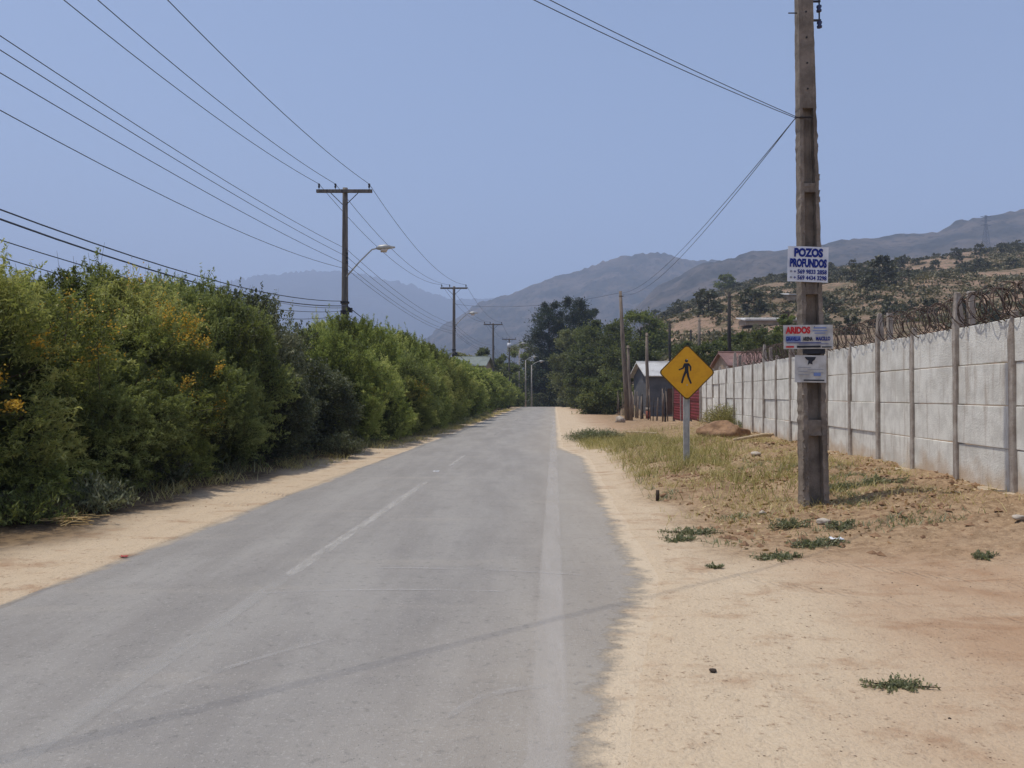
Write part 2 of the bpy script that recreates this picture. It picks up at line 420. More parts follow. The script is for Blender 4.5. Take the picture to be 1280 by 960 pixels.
# ------------------------------------------------------------------ hills and mountains
def hill_mat(name, c1, c2, c3, sc):
    m = N(name, 1, .05); p = m.pos()
    a = m.noise(p, sc, 6, .62); b = m.noise(p, sc * 7, 4, .65)
    col = m.mix(m.ramp(a, .36, .62), c1, c2); col = m.mix(m.ramp(b, .5, .68), col, c3)
    m.color(col); return m.m
def mountain(name, prof, Y0, YR, YB, mat, base, amp, seed, na=700, nd=110, label=''):
    px = np.array([p[0] for p in prof], float); py = np.array([p[1] for p in prof], float)
    pxs = np.linspace(px[0], px[-1], na)
    el = np.array([P(640, v, 1).z - CAMZ for v in np.interp(pxs, px, py)])
    ker = np.ones(9) / 9; el = np.convolve(np.pad(el, 4, 'edge'), ker, 'valid')
    A = (pxs - 640) / FPX
    t = np.concatenate([np.linspace(0, 1, nd), 1 + np.linspace(0, 1, 14)[1:]])
    Yd = np.where(t <= 1, Y0 + (YR - Y0) * t, YR + (YB - YR) * (t - 1))
    AA, TT = np.meshgrid(A, t); _, YY = np.meshgrid(A, Yd); EL, _ = np.meshgrid(el, t)
    ridge = CAMZ + EL * YR
    shp = np.where(TT <= 1, np.clip(TT, 0, 1) ** 1.15, 1 - (TT - 1) * .8)
    XX = AA * YY
    spur = np.abs(fbm(XX / (YR * .10), YY / (YR * .22), seed=seed, oct=5)) * 2
    Z = base + (ridge - base) * shp + amp * (spur - .3) * np.sin(np.clip(TT, 0, 1) * PI) * (ridge - base)
    tree = noise(XX / 9, YY / 14, seed=seed + 9) * noise(XX / 45, YY / 60, seed=seed + 4)
    Z = Z + tree * YR * .0085 * sst(.15, .4, np.clip(TT, 0, 1))
    o = link(name, grid_mesh(name, XX, YY, Z), mat); tag(o, label, 'mountain', kind='structure')
    return A, Yd, Z
mm = hill_mat('mountain_scrub', rgb((94, 84, 76)), rgb((52, 52, 48)), rgb((28, 31, 30)), .014)
mf = hill_mat('far_mountain_scrub', rgb((62, 58, 52)), rgb((36, 38, 33)), rgb((24, 26, 23)), .004)
mountain('far_mountains', [(-700, 330), (-300, 352), (-60, 338), (120, 362), (240, 366), (300, 352), (330, 347), (372, 342), (420, 340), (465, 347), (505, 357), (545, 371), (575, 378), (600, 374), (640, 372), (720, 360), (820, 352), (1000, 360), (1400, 350)],
         2600, 4300, 5600, mf, -2, .30, 41, label='hazy blue mountain range at the far end of the valley')
mountain('mountains', [(470, 470), (520, 436), (560, 405), (590, 386), (612, 377), (640, 368), (668, 357), (700, 345), (735, 337), (765, 326), (797, 320), (818, 318), (845, 323), (880, 328), (930, 330), (1000, 322), (1100, 312), (1300, 300), (1700, 280)],
         1000, 1900, 2500, mm, -2, .2, 52, label='hazy blue grey mountain with a rounded peak beyond the trees')
mA, mY, mZ = mountain('ridge', [(520, 494), (600, 488), (690, 462), (760, 415), (820, 362), (875, 334), (900, 327), (940, 319), (990, 311), (1040, 305), (1080, 299), (1110, 297), (1150, 295), (1175, 291), (1195, 281), (1230, 272), (1280, 264), (1340, 250), (1500, 235), (1800, 240)],
         420, 1150, 1500, mm, 2, .12, 63, label='long hazy ridge rising to the right behind the dry hillside')

# the dry hillside behind the wall, as a height field in (bearing, depth)
hp = np.array([[660, 494], [740, 476], (800, 424), (822, 396), (845, 384), (870, 374), (900, 363), (930, 354), (960, 347), (1000, 340), (1040, 335), (1085, 330), (1130, 325), (1200, 316), (1280, 304), (1400, 290), (1700, 270), (2400, 260)], float)
def hill_z(a, Y):
    a, Y = np.asarray(a, float), np.asarray(Y, float)
    px = a * FPX + 640
    el = (493 - np.interp(px, hp[:, 0], hp[:, 1])) / FPX
    YR = 250.
    H = el * YR + CAMZ
    t = np.clip((Y - 52) / (YR - 52), 0, 1)
    shp = t ** .95
    back = np.clip((Y - YR) / 150, 0, 1)
    X = a * Y
    z = .2 + (H - .2) * shp * (1 - .75 * back ** 1.3)
    g = np.clip(H / 20, 0, 1)
    z = z + g * np.sin(t * PI) * (5.5 * fbm(X / 34, Y / 34, seed=71) + 1.6 * fbm(X / 9, Y / 9, seed=73)) + g * .8 * fbm(X / 6, Y / 6, seed=77) * (t > 0)
    # a levelled track cut across the slope
    zt = 16 + .02 * (X - 60)
    w = np.exp(-((z - zt) / 1.6) ** 2) * sst(790, 830, px) * (1 - sst(990, 1040, px))
    return z + (zt - z) * w * .8 - 1.0 * (1 - sst(50, 66, Y)) - 4 * (1 - sst(690, 790, px))
ha = np.linspace(.10, 1.85, 300); hy = np.concatenate([np.linspace(50, 250, 120), np.linspace(254, 420, 25)])
HA, HY = np.meshgrid(ha, hy); HZ = hill_z(HA, HY)
hm = N('dry_hill_soil', 1, .05); p = hm.pos()
q1 = hm.noise(p, .05, 5, .6); q2 = hm.noise(p, .35, 5, .65); q3 = hm.noise(p, 1.3, 4, .6)
hc = hm.mix(hm.ramp(q1, .38, .64), rgb((152, 127, 108)), rgb((126, 108, 89)))
hc = hm.mix(hm.ramp(q2, .46, .64), hc, rgb((100, 92, 72)))
hc = hm.mix(hm.math('MULTIPLY', hm.ramp(q3, .54, .66), .75), hc, rgb((84, 80, 54)))
hc = hm.mix(hm.math('MULTIPLY', hm.ramp(q2, .62, .7), .6), hc, rgb((176, 158, 138)))
hm.color(hc); hm.bump(q3, .6, .8)
tag(link('hill', grid_mesh('hill', HA * HY, HY, HZ), hm.m), 'dry brown scrubby hillside behind the concrete wall', 'hill', kind='structure')

# haze: one even volume round the whole place
hz = MB().box((0, 2900, 540), (14800, 8000, 1110)).build('haze', None)
hmat = bpy.data.materials.new('haze'); hmat.use_nodes = True; ht = hmat.node_tree
for n_ in list(ht.nodes): ht.nodes.remove(n_)
ho = ht.nodes.new('ShaderNodeOutputMaterial'); hv = ht.nodes.new('ShaderNodeVolumePrincipled')
hv.inputs['Color'].default_value = (.61, .74, 1.0, 1); hv.inputs['Density'].default_value = .00041; hv.inputs['Anisotropy'].default_value = .0
ht.links.new(hv.outputs[0], ho.inputs['Volume']); hz.data.materials.append(hmat)
hmat.cycles.homogeneous_volume = True if hasattr(hmat.cycles, 'homogeneous_volume') else True
tag(hz, 'pale blue haze filling the valley air', 'haze', kind='stuff')

# ------------------------------------------------------------------ foliage
def unit(v): return v / np.maximum(np.linalg.norm(v, axis=1, keepdims=True), 1e-9)
def leaf_mesh(name, p, d, Ln, Wd, tint, rng):
    n = len(p); d = unit(d); r = unit(rng.normal(size=(n, 3))); s = unit(np.cross(d, r))
    Ln = np.broadcast_to(Ln, n)[:, None]; Wd = np.broadcast_to(Wd, n)[:, None]
    co = np.stack([p - d * Ln / 2, p + s * Wd / 2 - d * Ln * .05, p + d * Ln / 2, p - s * Wd / 2 - d * Ln * .05], 1).reshape(-1, 3)
    return np_mesh(name, co, np.arange(4 * n).reshape(n, 4), {'tint': np.repeat(np.clip(tint, 0, 1), 4)})

def shrub_shape(rng, n, rx, ry, h, seed, lump=.32, low=.06):
    z = low + (1 - low) * rng.random(n) ** .8
    ph = rng.random(n) * 2 * PI
    prof = np.sqrt(np.clip(1 - (np.abs(z - .36) / np.where(z > .36, .66, .9)) ** 2.4, 0.0, 1))
    k = 1 + lump * 2 * fbm(np.cos(ph) * 1.9 + 5, np.sin(ph) * 1.9 + 5, z * 3.2, seed=seed, oct=3)
    top = 1 + .22 * fbm(np.cos(ph) * prof * 2.2, np.sin(ph) * prof * 2.2, seed=seed + 5, oct=3)
    fill = np.sqrt(rng.random(n)) ** np.where(z > .8, 1.0, .12)
    P3 = np.stack([rx * prof * k * np.cos(ph) * fill, ry * prof * k * np.sin(ph) * fill, h * z * top], 1)
    nr = unit(np.stack([np.cos(ph) * prof / rx, np.sin(ph) * prof / ry, (z - .36) * 1.6 / h * 2], 1))
    return P3, nr

def make_shrub(name, label, cat, seed, rx, ry, h, nspray, per, Ln, Wd, mat, twigmat, tint0=.45, up=.5, flowers=None, fmat=None, group=None, inner=7000, spread=.09, stems=7, trunkparts=True):
    rng = np.random.default_rng(seed)
    root = empty(name, (0, 0, 0), label, cat, group)
    tip, nr = shrub_shape(rng, nspray * 2, rx, ry, h, seed, lump=.5)
    hole = fbm(tip[:, 0] * .75, tip[:, 1] * .75, tip[:, 2] * .8, seed=seed + 11, oct=3) * 2.2 + .55 + .55 * (tip[:, 2] / h - .45)
    keep = np.argsort(rng.random(len(tip)) - np.clip(hole, 0, 1.2))[:nspray]
    tip, nr = tip[keep], nr[keep]
    length = .35 + .45 * rng.random(nspray)
    ns_ = nspray // 9; hi_ = np.argsort(-tip[:, 2] - .8 * h * rng.random(nspray))[:ns_]; length[hi_] *= 2.1
    dirs = unit(nr + np.array([0, 0, up]) * (.4 + rng.random((nspray, 1))) + .45 * rng.normal(size=(nspray, 3)))
    t = rng.random((nspray, per)) ** .8
    dirs[hi_] = unit(dirs[hi_] + np.array([0, 0, 1.3]))
    sag = -.25 * (t ** 2)[..., None] * np.array([0, 0, 1.0]) * length[:, None, None] * (rng.random((nspray, 1, 1)) * 1.6)
    pos = tip[:, None, :] + dirs[:, None, :] * (length[:, None] * (t - .6))[..., None] + sag + rng.normal(size=(nspray, per, 3)) * spread * (1.15 - t)[..., None]
    pos = pos.reshape(-1, 3); pos[:, 2] = np.maximum(pos[:, 2], .03)
    dl = (np.repeat(dirs, per, 0) * .8 + rng.normal(size=pos.shape) * .75)
    clump = 1.9 * fbm(tip[:, 0] * .9, tip[:, 1] * .9, tip[:, 2] * .9, seed=seed + 3, oct=3) + .13 * rng.normal(size=nspray)
    tint = np.repeat(tint0 + clump, per) + .10 * rng.normal(size=len(pos)) + .12 * (t.ravel() - .5)
    L_ = Ln * (.6 + .8 * rng.random(len(pos)))
    # inner leaves, tinted dark to paint the shade inside the shrub
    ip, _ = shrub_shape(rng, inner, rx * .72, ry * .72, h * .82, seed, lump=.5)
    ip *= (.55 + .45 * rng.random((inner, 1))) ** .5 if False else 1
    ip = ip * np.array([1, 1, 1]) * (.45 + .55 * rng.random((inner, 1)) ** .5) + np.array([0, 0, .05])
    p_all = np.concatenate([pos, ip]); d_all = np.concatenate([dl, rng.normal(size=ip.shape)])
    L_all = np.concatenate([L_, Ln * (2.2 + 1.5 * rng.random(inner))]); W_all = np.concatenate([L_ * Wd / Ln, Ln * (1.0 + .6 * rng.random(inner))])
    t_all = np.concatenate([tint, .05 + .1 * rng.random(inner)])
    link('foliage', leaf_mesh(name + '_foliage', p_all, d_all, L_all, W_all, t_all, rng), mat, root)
    st = MB()
    for k in range(stems):
        a = rng.random() * 2 * PI; r0 = .18 * rx * rng.random()
        b = np.array([math.cos(a) * r0, math.sin(a) * r0, -.05])
        e = np.array([math.cos(a) * rx * (.4 + .4 * rng.random()), math.sin(a) * ry * (.4 + .4 * rng.random()), h * (.5 + .35 * rng.random())])
        m_ = (b + e) / 2 + np.array([0, 0, h * .08]) + rng.normal(size=3) * .06 * h
        st.tube([b, b * .6 + m_ * .4 + rng.normal(size=3) * .02 * h, m_, m_ * .5 + e * .5 + rng.normal(size=3) * .02 * h, e], [.045 * h / 4, .036 * h / 4, .028 * h / 4, .018 * h / 4, .008 * h / 4], 6)
    idx = rng.choice(nspray, min(nspray, 260), replace=False)
    for i in idx:
        st.tube([tip[i] - dirs[i] * length[i] * .9, tip[i], tip[i] + dirs[i] * length[i] * .35], [.006, .004, .002], 3, cap=False)
    st.build('stem', twigmat, root, smooth=True)
    if flowers:
        sel = []
        for (fx, fy, fz, fr, fn) in flowers:
            c_ = np.array([fx, fy, fz]); dist = np.linalg.norm(tip - c_, axis=1); near = np.where(dist < fr)[0]
            if len(near):
                k = rng.choice(near, fn); sel.append(tip[k] + dirs[k] * (length[k] * (.5 * rng.random(fn) - .05))[:, None] + rng.normal(size=(fn, 3)) * .05)
        if sel:
            q = np.concatenate(sel)
            link('blossom', leaf_mesh(name + '_blossom', q, rng.normal(size=q.shape), (.045), .03, rng.random(len(q)), rng), fmat, root)
    return root

def make_tree(name, label, cat, seed, h, cr, mat, barkmat, z0=.25, nclump=46, per=420, Ln=.3, Wd=.16, shape='round', group=None, clump_r=.28, tint0=.4, flat=.75):
    """a tapered trunk, limbs to every clump, and a crown of leaf clumps with gaps"""
    rng = np.random.default_rng(seed)
    root = empty(name, (0, 0, 0), label, cat, group)
    cs, rs = [], []
    for k in range(nclump):
        for _ in range(30):
            z = z0 + (1 - z0) * rng.random()
            s = (z - z0) / (1 - z0)
            if shape == 'pine': rad = (1 - s) ** .75 * (.75 + .5 * rng.random()) + .06
            elif shape == 'tall': rad = math.sin(PI * (.12 + .84 * s)) ** .6
            else: rad = math.sqrt(max(0, 1 - (abs(s - .42) / (.60 if s > .42 else .75)) ** 2.2))
            a = rng.random() * 2 * PI; rr = rad * (.35 + .65 * rng.random() ** .5)
            c_ = np.array([cr * rr * math.cos(a), cr * rr * math.sin(a), h * z])
            if all(np.linalg.norm(c_ - q) > .24 * cr for q in cs): break
        cs.append(c_); rs.append(cr * clump_r * (.7 + .65 * rng.random()) * (1 - .35 * s))
    cs = np.array(cs); rs = np.array(rs)
    rs = np.minimum(rs, np.maximum(.15 * cr, h * 1.02 - cs[:, 2]))
    v = unit(rng.normal(size=(nclump * per, 3))) * (rng.random((nclump * per, 1)) ** .45)
    ci = np.repeat(np.arange(nclump), per)
    dirs = unit(v + 1e-6)
    k = (1 + 2.0 * fbm(v[:, 0] * 1.8 + ci * 3.1, v[:, 1] * 1.8, v[:, 2] * 1.8, seed=seed, oct=2)) * (1 + .35 * np.abs(rng.normal(size=len(ci))) * (rng.random(len(ci)) < .35))
    p = cs[ci] + v * (rs[ci] * k)[:, None] * np.array([1, 1, flat])
    tint = tint0 + .22 * rng.normal(size=nclump)[ci] * .8 + .1 * rng.normal(size=len(p))
    d = dirs + rng.normal(size=p.shape) * .7
    sz = .55 + .9 * rng.random(len(p))
    link('crown', leaf_mesh(name + '_crown', p, d, Ln * sz, Wd * sz, tint, rng), mat, root)
    tb = MB(); r0 = .022 * h + .05
    lean = rng.normal(size=2) * .02 * h
    tp = [np.array([lean[0] * s_, lean[1] * s_, h * .86 * s_ - .2]) for s_ in np.linspace(0, 1, 8)]
    tb.tube(tp, [r0 * (1.25 if i == 0 else 1) * (1 - .86 * i / 7) for i in range(8)], 9)
    for c_, r_ in zip(cs, rs):
        s_ = min(.95, max(.12, (c_[2] - .28 * np.linalg.norm(c_[:2])) / (h * .86)))
        b = np.array([lean[0] * s_, lean[1] * s_, h * .86 * s_ - .2]); mid = (b + c_) / 2 + np.array([0, 0, -.02 * h]) + rng.normal(size=3) * .01 * h
        w = r0 * (1 - .86 * s_) * .5
        tb.tube([b, mid, c_], [w, w * .6, w * .22], 5, cap=False)
    tb.build('trunk', barkmat, root, smooth=True)
    return root

M_leafA = leaf_mat('acacia_leaf', rgb((36, 41, 24)), rgb((118, 126, 66)), rgb((186, 184, 112)), .48)
M_leafB = leaf_mat('bright_leaf', rgb((42, 50, 28)), rgb((138, 150, 78)), rgb((204, 204, 126)), .5)
M_leafC = leaf_mat('grey_leaf', rgb((38, 42, 32)), rgb((84, 90, 66)), rgb((134, 134, 106)), .2)
M_leafD = leaf_mat('dark_leaf', rgb((32, 38, 24)), rgb((98, 108, 60)), rgb((152, 158, 96)), .42)
M_pine = leaf_mat('pine_needles', rgb((16, 26, 20)), rgb((34, 50, 36)), rgb((58, 76, 48)), .12)
M_olive = leaf_mat('olive_leaf', rgb((56, 60, 36)), rgb((112, 114, 72)), rgb((166, 160, 112)), .3)
M_mid = leaf_mat('mid_leaf', rgb((36, 42, 24)), rgb((76, 84, 46)), rgb((120, 124, 74)), .3)
M_hillshrub = leaf_mat('hill_scrub_leaf', rgb((50, 52, 40)), rgb((88, 88, 66)), rgb((128, 122, 92)), .1)
M_scrub = leaf_mat('dry_scrub_leaf', rgb((62, 62, 44)), rgb((100, 94, 66)), rgb((146, 130, 96)), .1)
M_weed = leaf_mat('weed_leaf', rgb((84, 88, 68)), rgb((128, 130, 100)), rgb((168, 166, 134)), .3)
M_dry = leaf_mat('dry_grass', rgb((146, 132, 82)), rgb((188, 170, 112)), rgb((212, 198, 146)), .3)
M_drygreen = leaf_mat('half_dry_grass', rgb((98, 98, 54)), rgb((158, 146, 88)), rgb((204, 188, 134)), .35)
M_flower = leaf_mat('yellow_blossom', rgb((186, 132, 34)), rgb((216, 164, 48)), rgb((228, 188, 84)), .4)
M_twig = simple('twig_bark', rgb((92, 76, 58)), rgb((60, 48, 38)), 9)
M_bark = simple('tree_bark', rgb((86, 74, 60)), rgb((52, 44, 36)), 5, bump=.02)

# ---- the hedge on the left: individual shrubs, each placed by its depth along the road
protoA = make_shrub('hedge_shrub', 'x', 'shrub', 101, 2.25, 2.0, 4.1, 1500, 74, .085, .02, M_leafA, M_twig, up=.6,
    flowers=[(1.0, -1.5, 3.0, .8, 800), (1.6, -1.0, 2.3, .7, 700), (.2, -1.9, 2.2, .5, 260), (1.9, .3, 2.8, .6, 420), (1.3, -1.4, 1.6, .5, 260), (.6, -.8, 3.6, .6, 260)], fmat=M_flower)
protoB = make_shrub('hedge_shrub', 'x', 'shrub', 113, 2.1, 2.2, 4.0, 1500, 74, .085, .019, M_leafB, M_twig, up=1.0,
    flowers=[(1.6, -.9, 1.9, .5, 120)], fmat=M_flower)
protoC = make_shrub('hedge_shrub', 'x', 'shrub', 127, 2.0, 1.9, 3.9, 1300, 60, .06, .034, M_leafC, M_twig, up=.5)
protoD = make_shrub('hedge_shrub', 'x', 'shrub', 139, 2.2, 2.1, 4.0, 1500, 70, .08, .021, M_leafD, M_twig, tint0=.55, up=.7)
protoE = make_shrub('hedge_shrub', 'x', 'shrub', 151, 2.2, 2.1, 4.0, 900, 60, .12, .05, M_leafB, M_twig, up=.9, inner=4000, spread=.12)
def ufront(y): return np.interp(y, [6, 9.5, 13.5, 19.3, 33.7, 72, 100], [-7.0, -6.75, -6.4, -5.85, -5.1, -4.75, -4.6])
HG = 'shrubs of the hedge along the left verge'
hedge = [  # proto, Y, extra setback, height, radius scale, rot, label
    (protoD, 7.6, .2, 3.15, 1.0, 2.0, 'dark green shrub at the near left end of the hedge, cut by the frame'),
    (protoA, 10.4, .1, 3.4, 1.0, .0, 'tall green hedge shrub with orange yellow blossom, nearest one that shows whole'),
    (protoA, 13.6, .15, 3.55, 1.0, 1.1, 'feathery green hedge shrub just beyond the yellow blossoming one'),
    (protoD, 16.4, .1, 3.85, .95, .6, 'dark feathery hedge shrub between the blossoming shrub and the grey leaved one'),
    (protoC, 19.0, .35, 4.1, .92, .4, 'grey leaved dark shrub at the step where the tall near hedge ends'),
    (protoC, 21.6, .1, 2.7, .85, 2.2, 'low grey green shrub in the dip of the hedge'),
    (protoB, 24.6, .2, 3.55, .95, .3, 'bright green shrub in front of the nearest crossarm pole'),
    (protoB, 28.4, .3, 4.3, 1.05, 1.7, 'tall bright green shrub right beyond the nearest crossarm pole'),
    (protoD, 31.6, .0, 3.4, .95, 3.0, 'dark green shrub leaning to the road past the nearest crossarm pole'),
    (protoB, 35.4, .3, 4.3, 1.05, 2.6, 'bright green hedge shrub with a high rounded top, mid hedge'),
    (protoA, 39.6, .1, 4.0, 1.0, 2.9, 'yellowish green hedge shrub before the second crossarm pole'),
    (protoE, 44.2, .2, 3.9, 1.05, .2, 'green shrub midway between the two nearest crossarm poles'),
    (protoE, 49.0, .1, 3.7, 1.05, 1.4, 'rounded green shrub a little short of the second crossarm pole'),
    (protoE, 54.5, .2, 3.7, 1.1, 2.4, 'green shrub close in front of the second crossarm pole'),
    (protoE, 60.5, .2, 3.6, 1.1, 3.3, 'green shrub at the foot of the second crossarm pole'),
    (protoE, 67, .3, 3.8, 1.15, 4.4, 'green shrub just past the second crossarm pole'),
    (protoE, 74, .3, 4.0, 1.2, 5.1, 'green shrub in front of the house with the pale green roof'),
    (protoE, 82, .3, 3.8, 1.2, .9, 'green shrub beyond the green roofed house'),
    (protoD, 12.2, -.15, 2.3, .68, 4.2, 'low darker shrub spilling forward between the two blossoming shrubs'),
    (protoD, 15.0, -.05, 2.6, .7, 3.6, 'low dark shrub spilling forward before the dark feathery hedge shrub'),
    (protoC, 17.9, -.05, 2.7, .72, 2.2, 'low greyish shrub in front of the grey leaved dark shrub'),
    (protoB, 17.4, 1.9, 4.1, .8, 5.2, 'pale green crown showing over the back of the tall near hedge'),
    (protoB, 12.0, 2.2, 3.9, .9, 1.2, 'green crown at the back of the near hedge behind the blossom'),
    (protoB, 26.6, -.2, 2.5, .62, 4.4, 'low bright shrub at the verge beside the nearest crossarm pole'),
    (protoA, 30.2, -.2, 2.4, .65, 5.4, 'low yellowish shrub at the verge past the nearest crossarm pole'),
    (protoB, 33.6, -.1, 2.8, .7, .9, 'low bright shrub at the verge, mid hedge'),
    (protoA, 37.6, .0, 2.9, .75, 2.0, 'low yellowish shrub at the verge before the high rounded one ends'),
    (protoE, 100, .1, 3.0, 1.2, 2.8, 'green shrub just past the last of the pale lamp posts'),
    (protoE, 91, .3, 3.3, 1.2, 1.9, 'farthest green shrub of the hedge beside the lamp posts'),
]
used = set()
for pr, Y, sb, h, rs_, rot, lab in hedge:
    o = pr if pr.name not in used else copy_tree(pr); used.add(pr.name)
    u = float(ufront(Y)) - 1.75 * rs_ - sb
    x = u + float(shift(Y)); sc = h / 4.0
    o.location = (x, Y, gz(x, Y) - .03); o.rotation_euler = (0, 0, rot - .0); o.scale = (rs_ * .98, rs_ * .98, sc)
    tag(o, lab, 'shrub', HG)

# ---- grass, weeds and undergrowth
def blades(name, pts, hgt, wid, mat, rng, lean=.35, tint0=.5, parent=None, tintspread=.25):
    n = len(pts); a = rng.random(n) * 2 * PI
    ln = lean * (.3 + rng.random(n))
    d = np.stack([np.cos(a) * ln, np.sin(a) * ln, np.ones(n)], 1); H = hgt * (.5 + .8 * rng.random(n))
    b = rng.random(n) * 2 * PI; s = np.stack([np.cos(b), np.sin(b), np.zeros(n)], 1) * (wid / 2)
    mid = pts + d * (H * .55)[:, None]; top = pts + d * H[:, None] + np.stack([np.cos(a) * ln, np.sin(a) * ln, -.3 * ln], 1) * (H * .5)[:, None]
    co = np.stack([pts - s, pts + s, mid + s * .7, mid - s * .7, top], 1).reshape(-1, 3)
    i = np.arange(n)[:, None] * 5
    q = np.concatenate([np.concatenate([i, i + 1, i + 2, i + 3], 1), np.concatenate([i + 3, i + 2, i + 4, i + 4], 1)])
    # second face is a triangle: build as its own list
    me = bpy.data.meshes.new(name)
    tri = np.concatenate([i + 3, i + 2, i + 4], 1); quad = np.concatenate([i, i + 1, i + 2, i + 3], 1)
    me.vertices.add(5 * n); me.vertices.foreach_set('co', co.astype(np.float32).ravel())
    loops = np.concatenate([quad.ravel(), tri.ravel()]).astype(np.int32)
    me.loops.add(len(loops)); me.loops.foreach_set('vertex_index', loops)
    me.polygons.add(2 * n); me.polygons.foreach_set('loop_start', np.concatenate([np.arange(n) * 4, 4 * n + np.arange(n) * 3]).astype(np.int32))
    at = me.attributes.new('tint', 'FLOAT', 'POINT'); at.data.foreach_set('value', np.repeat(np.clip(tint0 + tintspread * rng.normal(size=n), 0, 1), 5).astype(np.float32))
    me.update(calc_edges=True)
    return link(name, me, mat, parent)

rng = np.random.default_rng(5)
def scatter(n, y0, y1, u0, u1, dens, seed):
    y = y0 + (y1 - y0) * rng.random(n); u = u0 + (u1 - u0) * rng.random(n); x = u + shift(y)
    keep = rng.random(n) < dens(x, y, u)
    x, y = x[keep], y[keep]
    return np.stack([x, y, ground_z(x, y) - .01], 1)
def d_grass(x, y, u):
    k = sst(11.0, 13.5, y + .5 * (u - 2)) * (1 - sst(26, 32, y)) * sst(redge(y) + .35, redge(y) + .9, u) * (1 - sst(3.6, 4.7, u - .02 * (y - 14)))
    return k * sst(-.10, .20, fbm(x * 1.1, y * 1.1, seed=91) + .03) * (.35 + .65 * sst(-.1, .12, fbm(x * 5, y * 5, seed=92)))
pts = scatter(60000, 10.5, 32, .6, 6, d_grass, 0)
tag(blades('dry_grass', pts, .24, .011, M_drygreen, rng, .6, tintspread=.35), 'half dry yellow green grass round the pedestrian sign', 'grass', kind='stuff')
def d_dry(x, y, u):
    k = sst(8.5, 11, y) * (1 - sst(20, 34, y)) * sst(redge(y) + .3, redge(y) + .7, u) * (1 - sst(4.8, 5.6, u - .03 * y))
    return k * sst(-.1, .2, fbm(x * 1.7, y * 1.7, seed=95) + .02)
pts = scatter(60000, 8.5, 34, .6, 6.2, d_dry, 0)
tag(blades('dry_stubble', pts, .12, .008, M_dry, rng, .9), 'short straw coloured stubble over the soil mound', 'grass', kind='stuff')
def d_left(x, y, u):
    return sst(-.12, .2, fbm(x * 1.3, y * .9, seed=97)) * (1 - sst(-.35, .25, u - ufront(y) + .3 * (fbm(x, y, seed=98))))
pts = scatter(60000, 7, 60, -8.6, -4.7, d_left, 0)
tag(blades('undergrowth', pts, .34, .014, M_weed, rng, .5), 'green weeds crowding the foot of the hedge', 'undergrowth', kind='stuff')
def d_left2(x, y, u):
    k = u - ufront(y)
    return sst(-.6, -.1, k) * (1 - sst(.2, 1.0, k)) * sst(-.1, .2, fbm(x * 1.5, y * 1.0, seed=99))
pts = scatter(90000, 8, 80, -7.6, -4.5, d_left2, 0)
tag(blades('straw_grass', pts, .2, .01, M_dry, rng, .9), 'dry straw grass along the edge of the left verge', 'grass', kind='stuff')

def d_weed(x, y, u):
    return sst(8.0, 9.0, y) * (1 - sst(13, 17, y)) * sst(redge(y) + .4, redge(y) + .9, u) * (1 - sst(4.6, 5.6, u)) * sst(.06, .24, fbm(x * 1.3, y * 2.4, seed=121))
pts = scatter(30000, 8, 17, 1.0, 5.8, d_weed, 0)
tag(blades('low_weeds', pts, .085, .013, M_weed, rng, .9), 'low dusty weeds creeping over the soil mound', 'ground cover', kind='stuff')
def plant(name, label, cat, loc, seed, r, h, n, Ln, Wd, mat, group=None, upright=.5, flat=False):
    """small weed: leaves along short stems"""
    g = np.random.default_rng(seed); root = empty(name, loc, label, cat, group)
    ns = max(6, n // 28); a = g.random(ns) * 2 * PI; rr = r * np.sqrt(g.random(ns))
    squash = .55 if h < .2 else 1.0
    tips = np.stack([np.cos(a) * rr, np.sin(a) * rr * squash, h * (.35 + .65 * g.random(ns)) * (1 - .5 * (rr / r) ** 2)], 1)
    k = g.integers(0, ns, n); t = g.random(n) ** .7
    p = tips[k] * np.stack([t, t, t ** (.6 if not flat else 1)], 1) + g.normal(size=(n, 3)) * .05 * r; p[:, 2] = np.maximum(p[:, 2], .01)
    # follow the ground below
    zz = ground_z(p[:, 0] + loc[0], p[:, 1] + loc[1]) - loc[2]; p[:, 2] += zz
    d = unit(tips[k] + np.array([0, 0, upright])) + g.normal(size=(n, 3)) * .6
    link('foliage', leaf_mesh(name, p, d, Ln * (.5 + g.random(n)), Wd * (.5 + g.random(n)), .45 + .25 * g.normal(size=n), g), mat, root)
    st = MB()
    for q in tips: 
        e = q.copy(); e[2] += float(ground_z(q[0] + loc[0], q[1] + loc[1])) - loc[2]
        st.tube([(0, 0, -.02), (e[0] * .5, e[1] * .5, e[2] * .6), tuple(e)], [.006, .004, .002], 3, cap=False)
    st.build('stem', M_twig, root, smooth=True)
    return root
plant('creeping_weed', 'flat green creeping weed alone on bare sand in the foreground', 'weed', G(1122, 860), 11, .25, .035, 800, .022, .011, M_weed, flat=True)
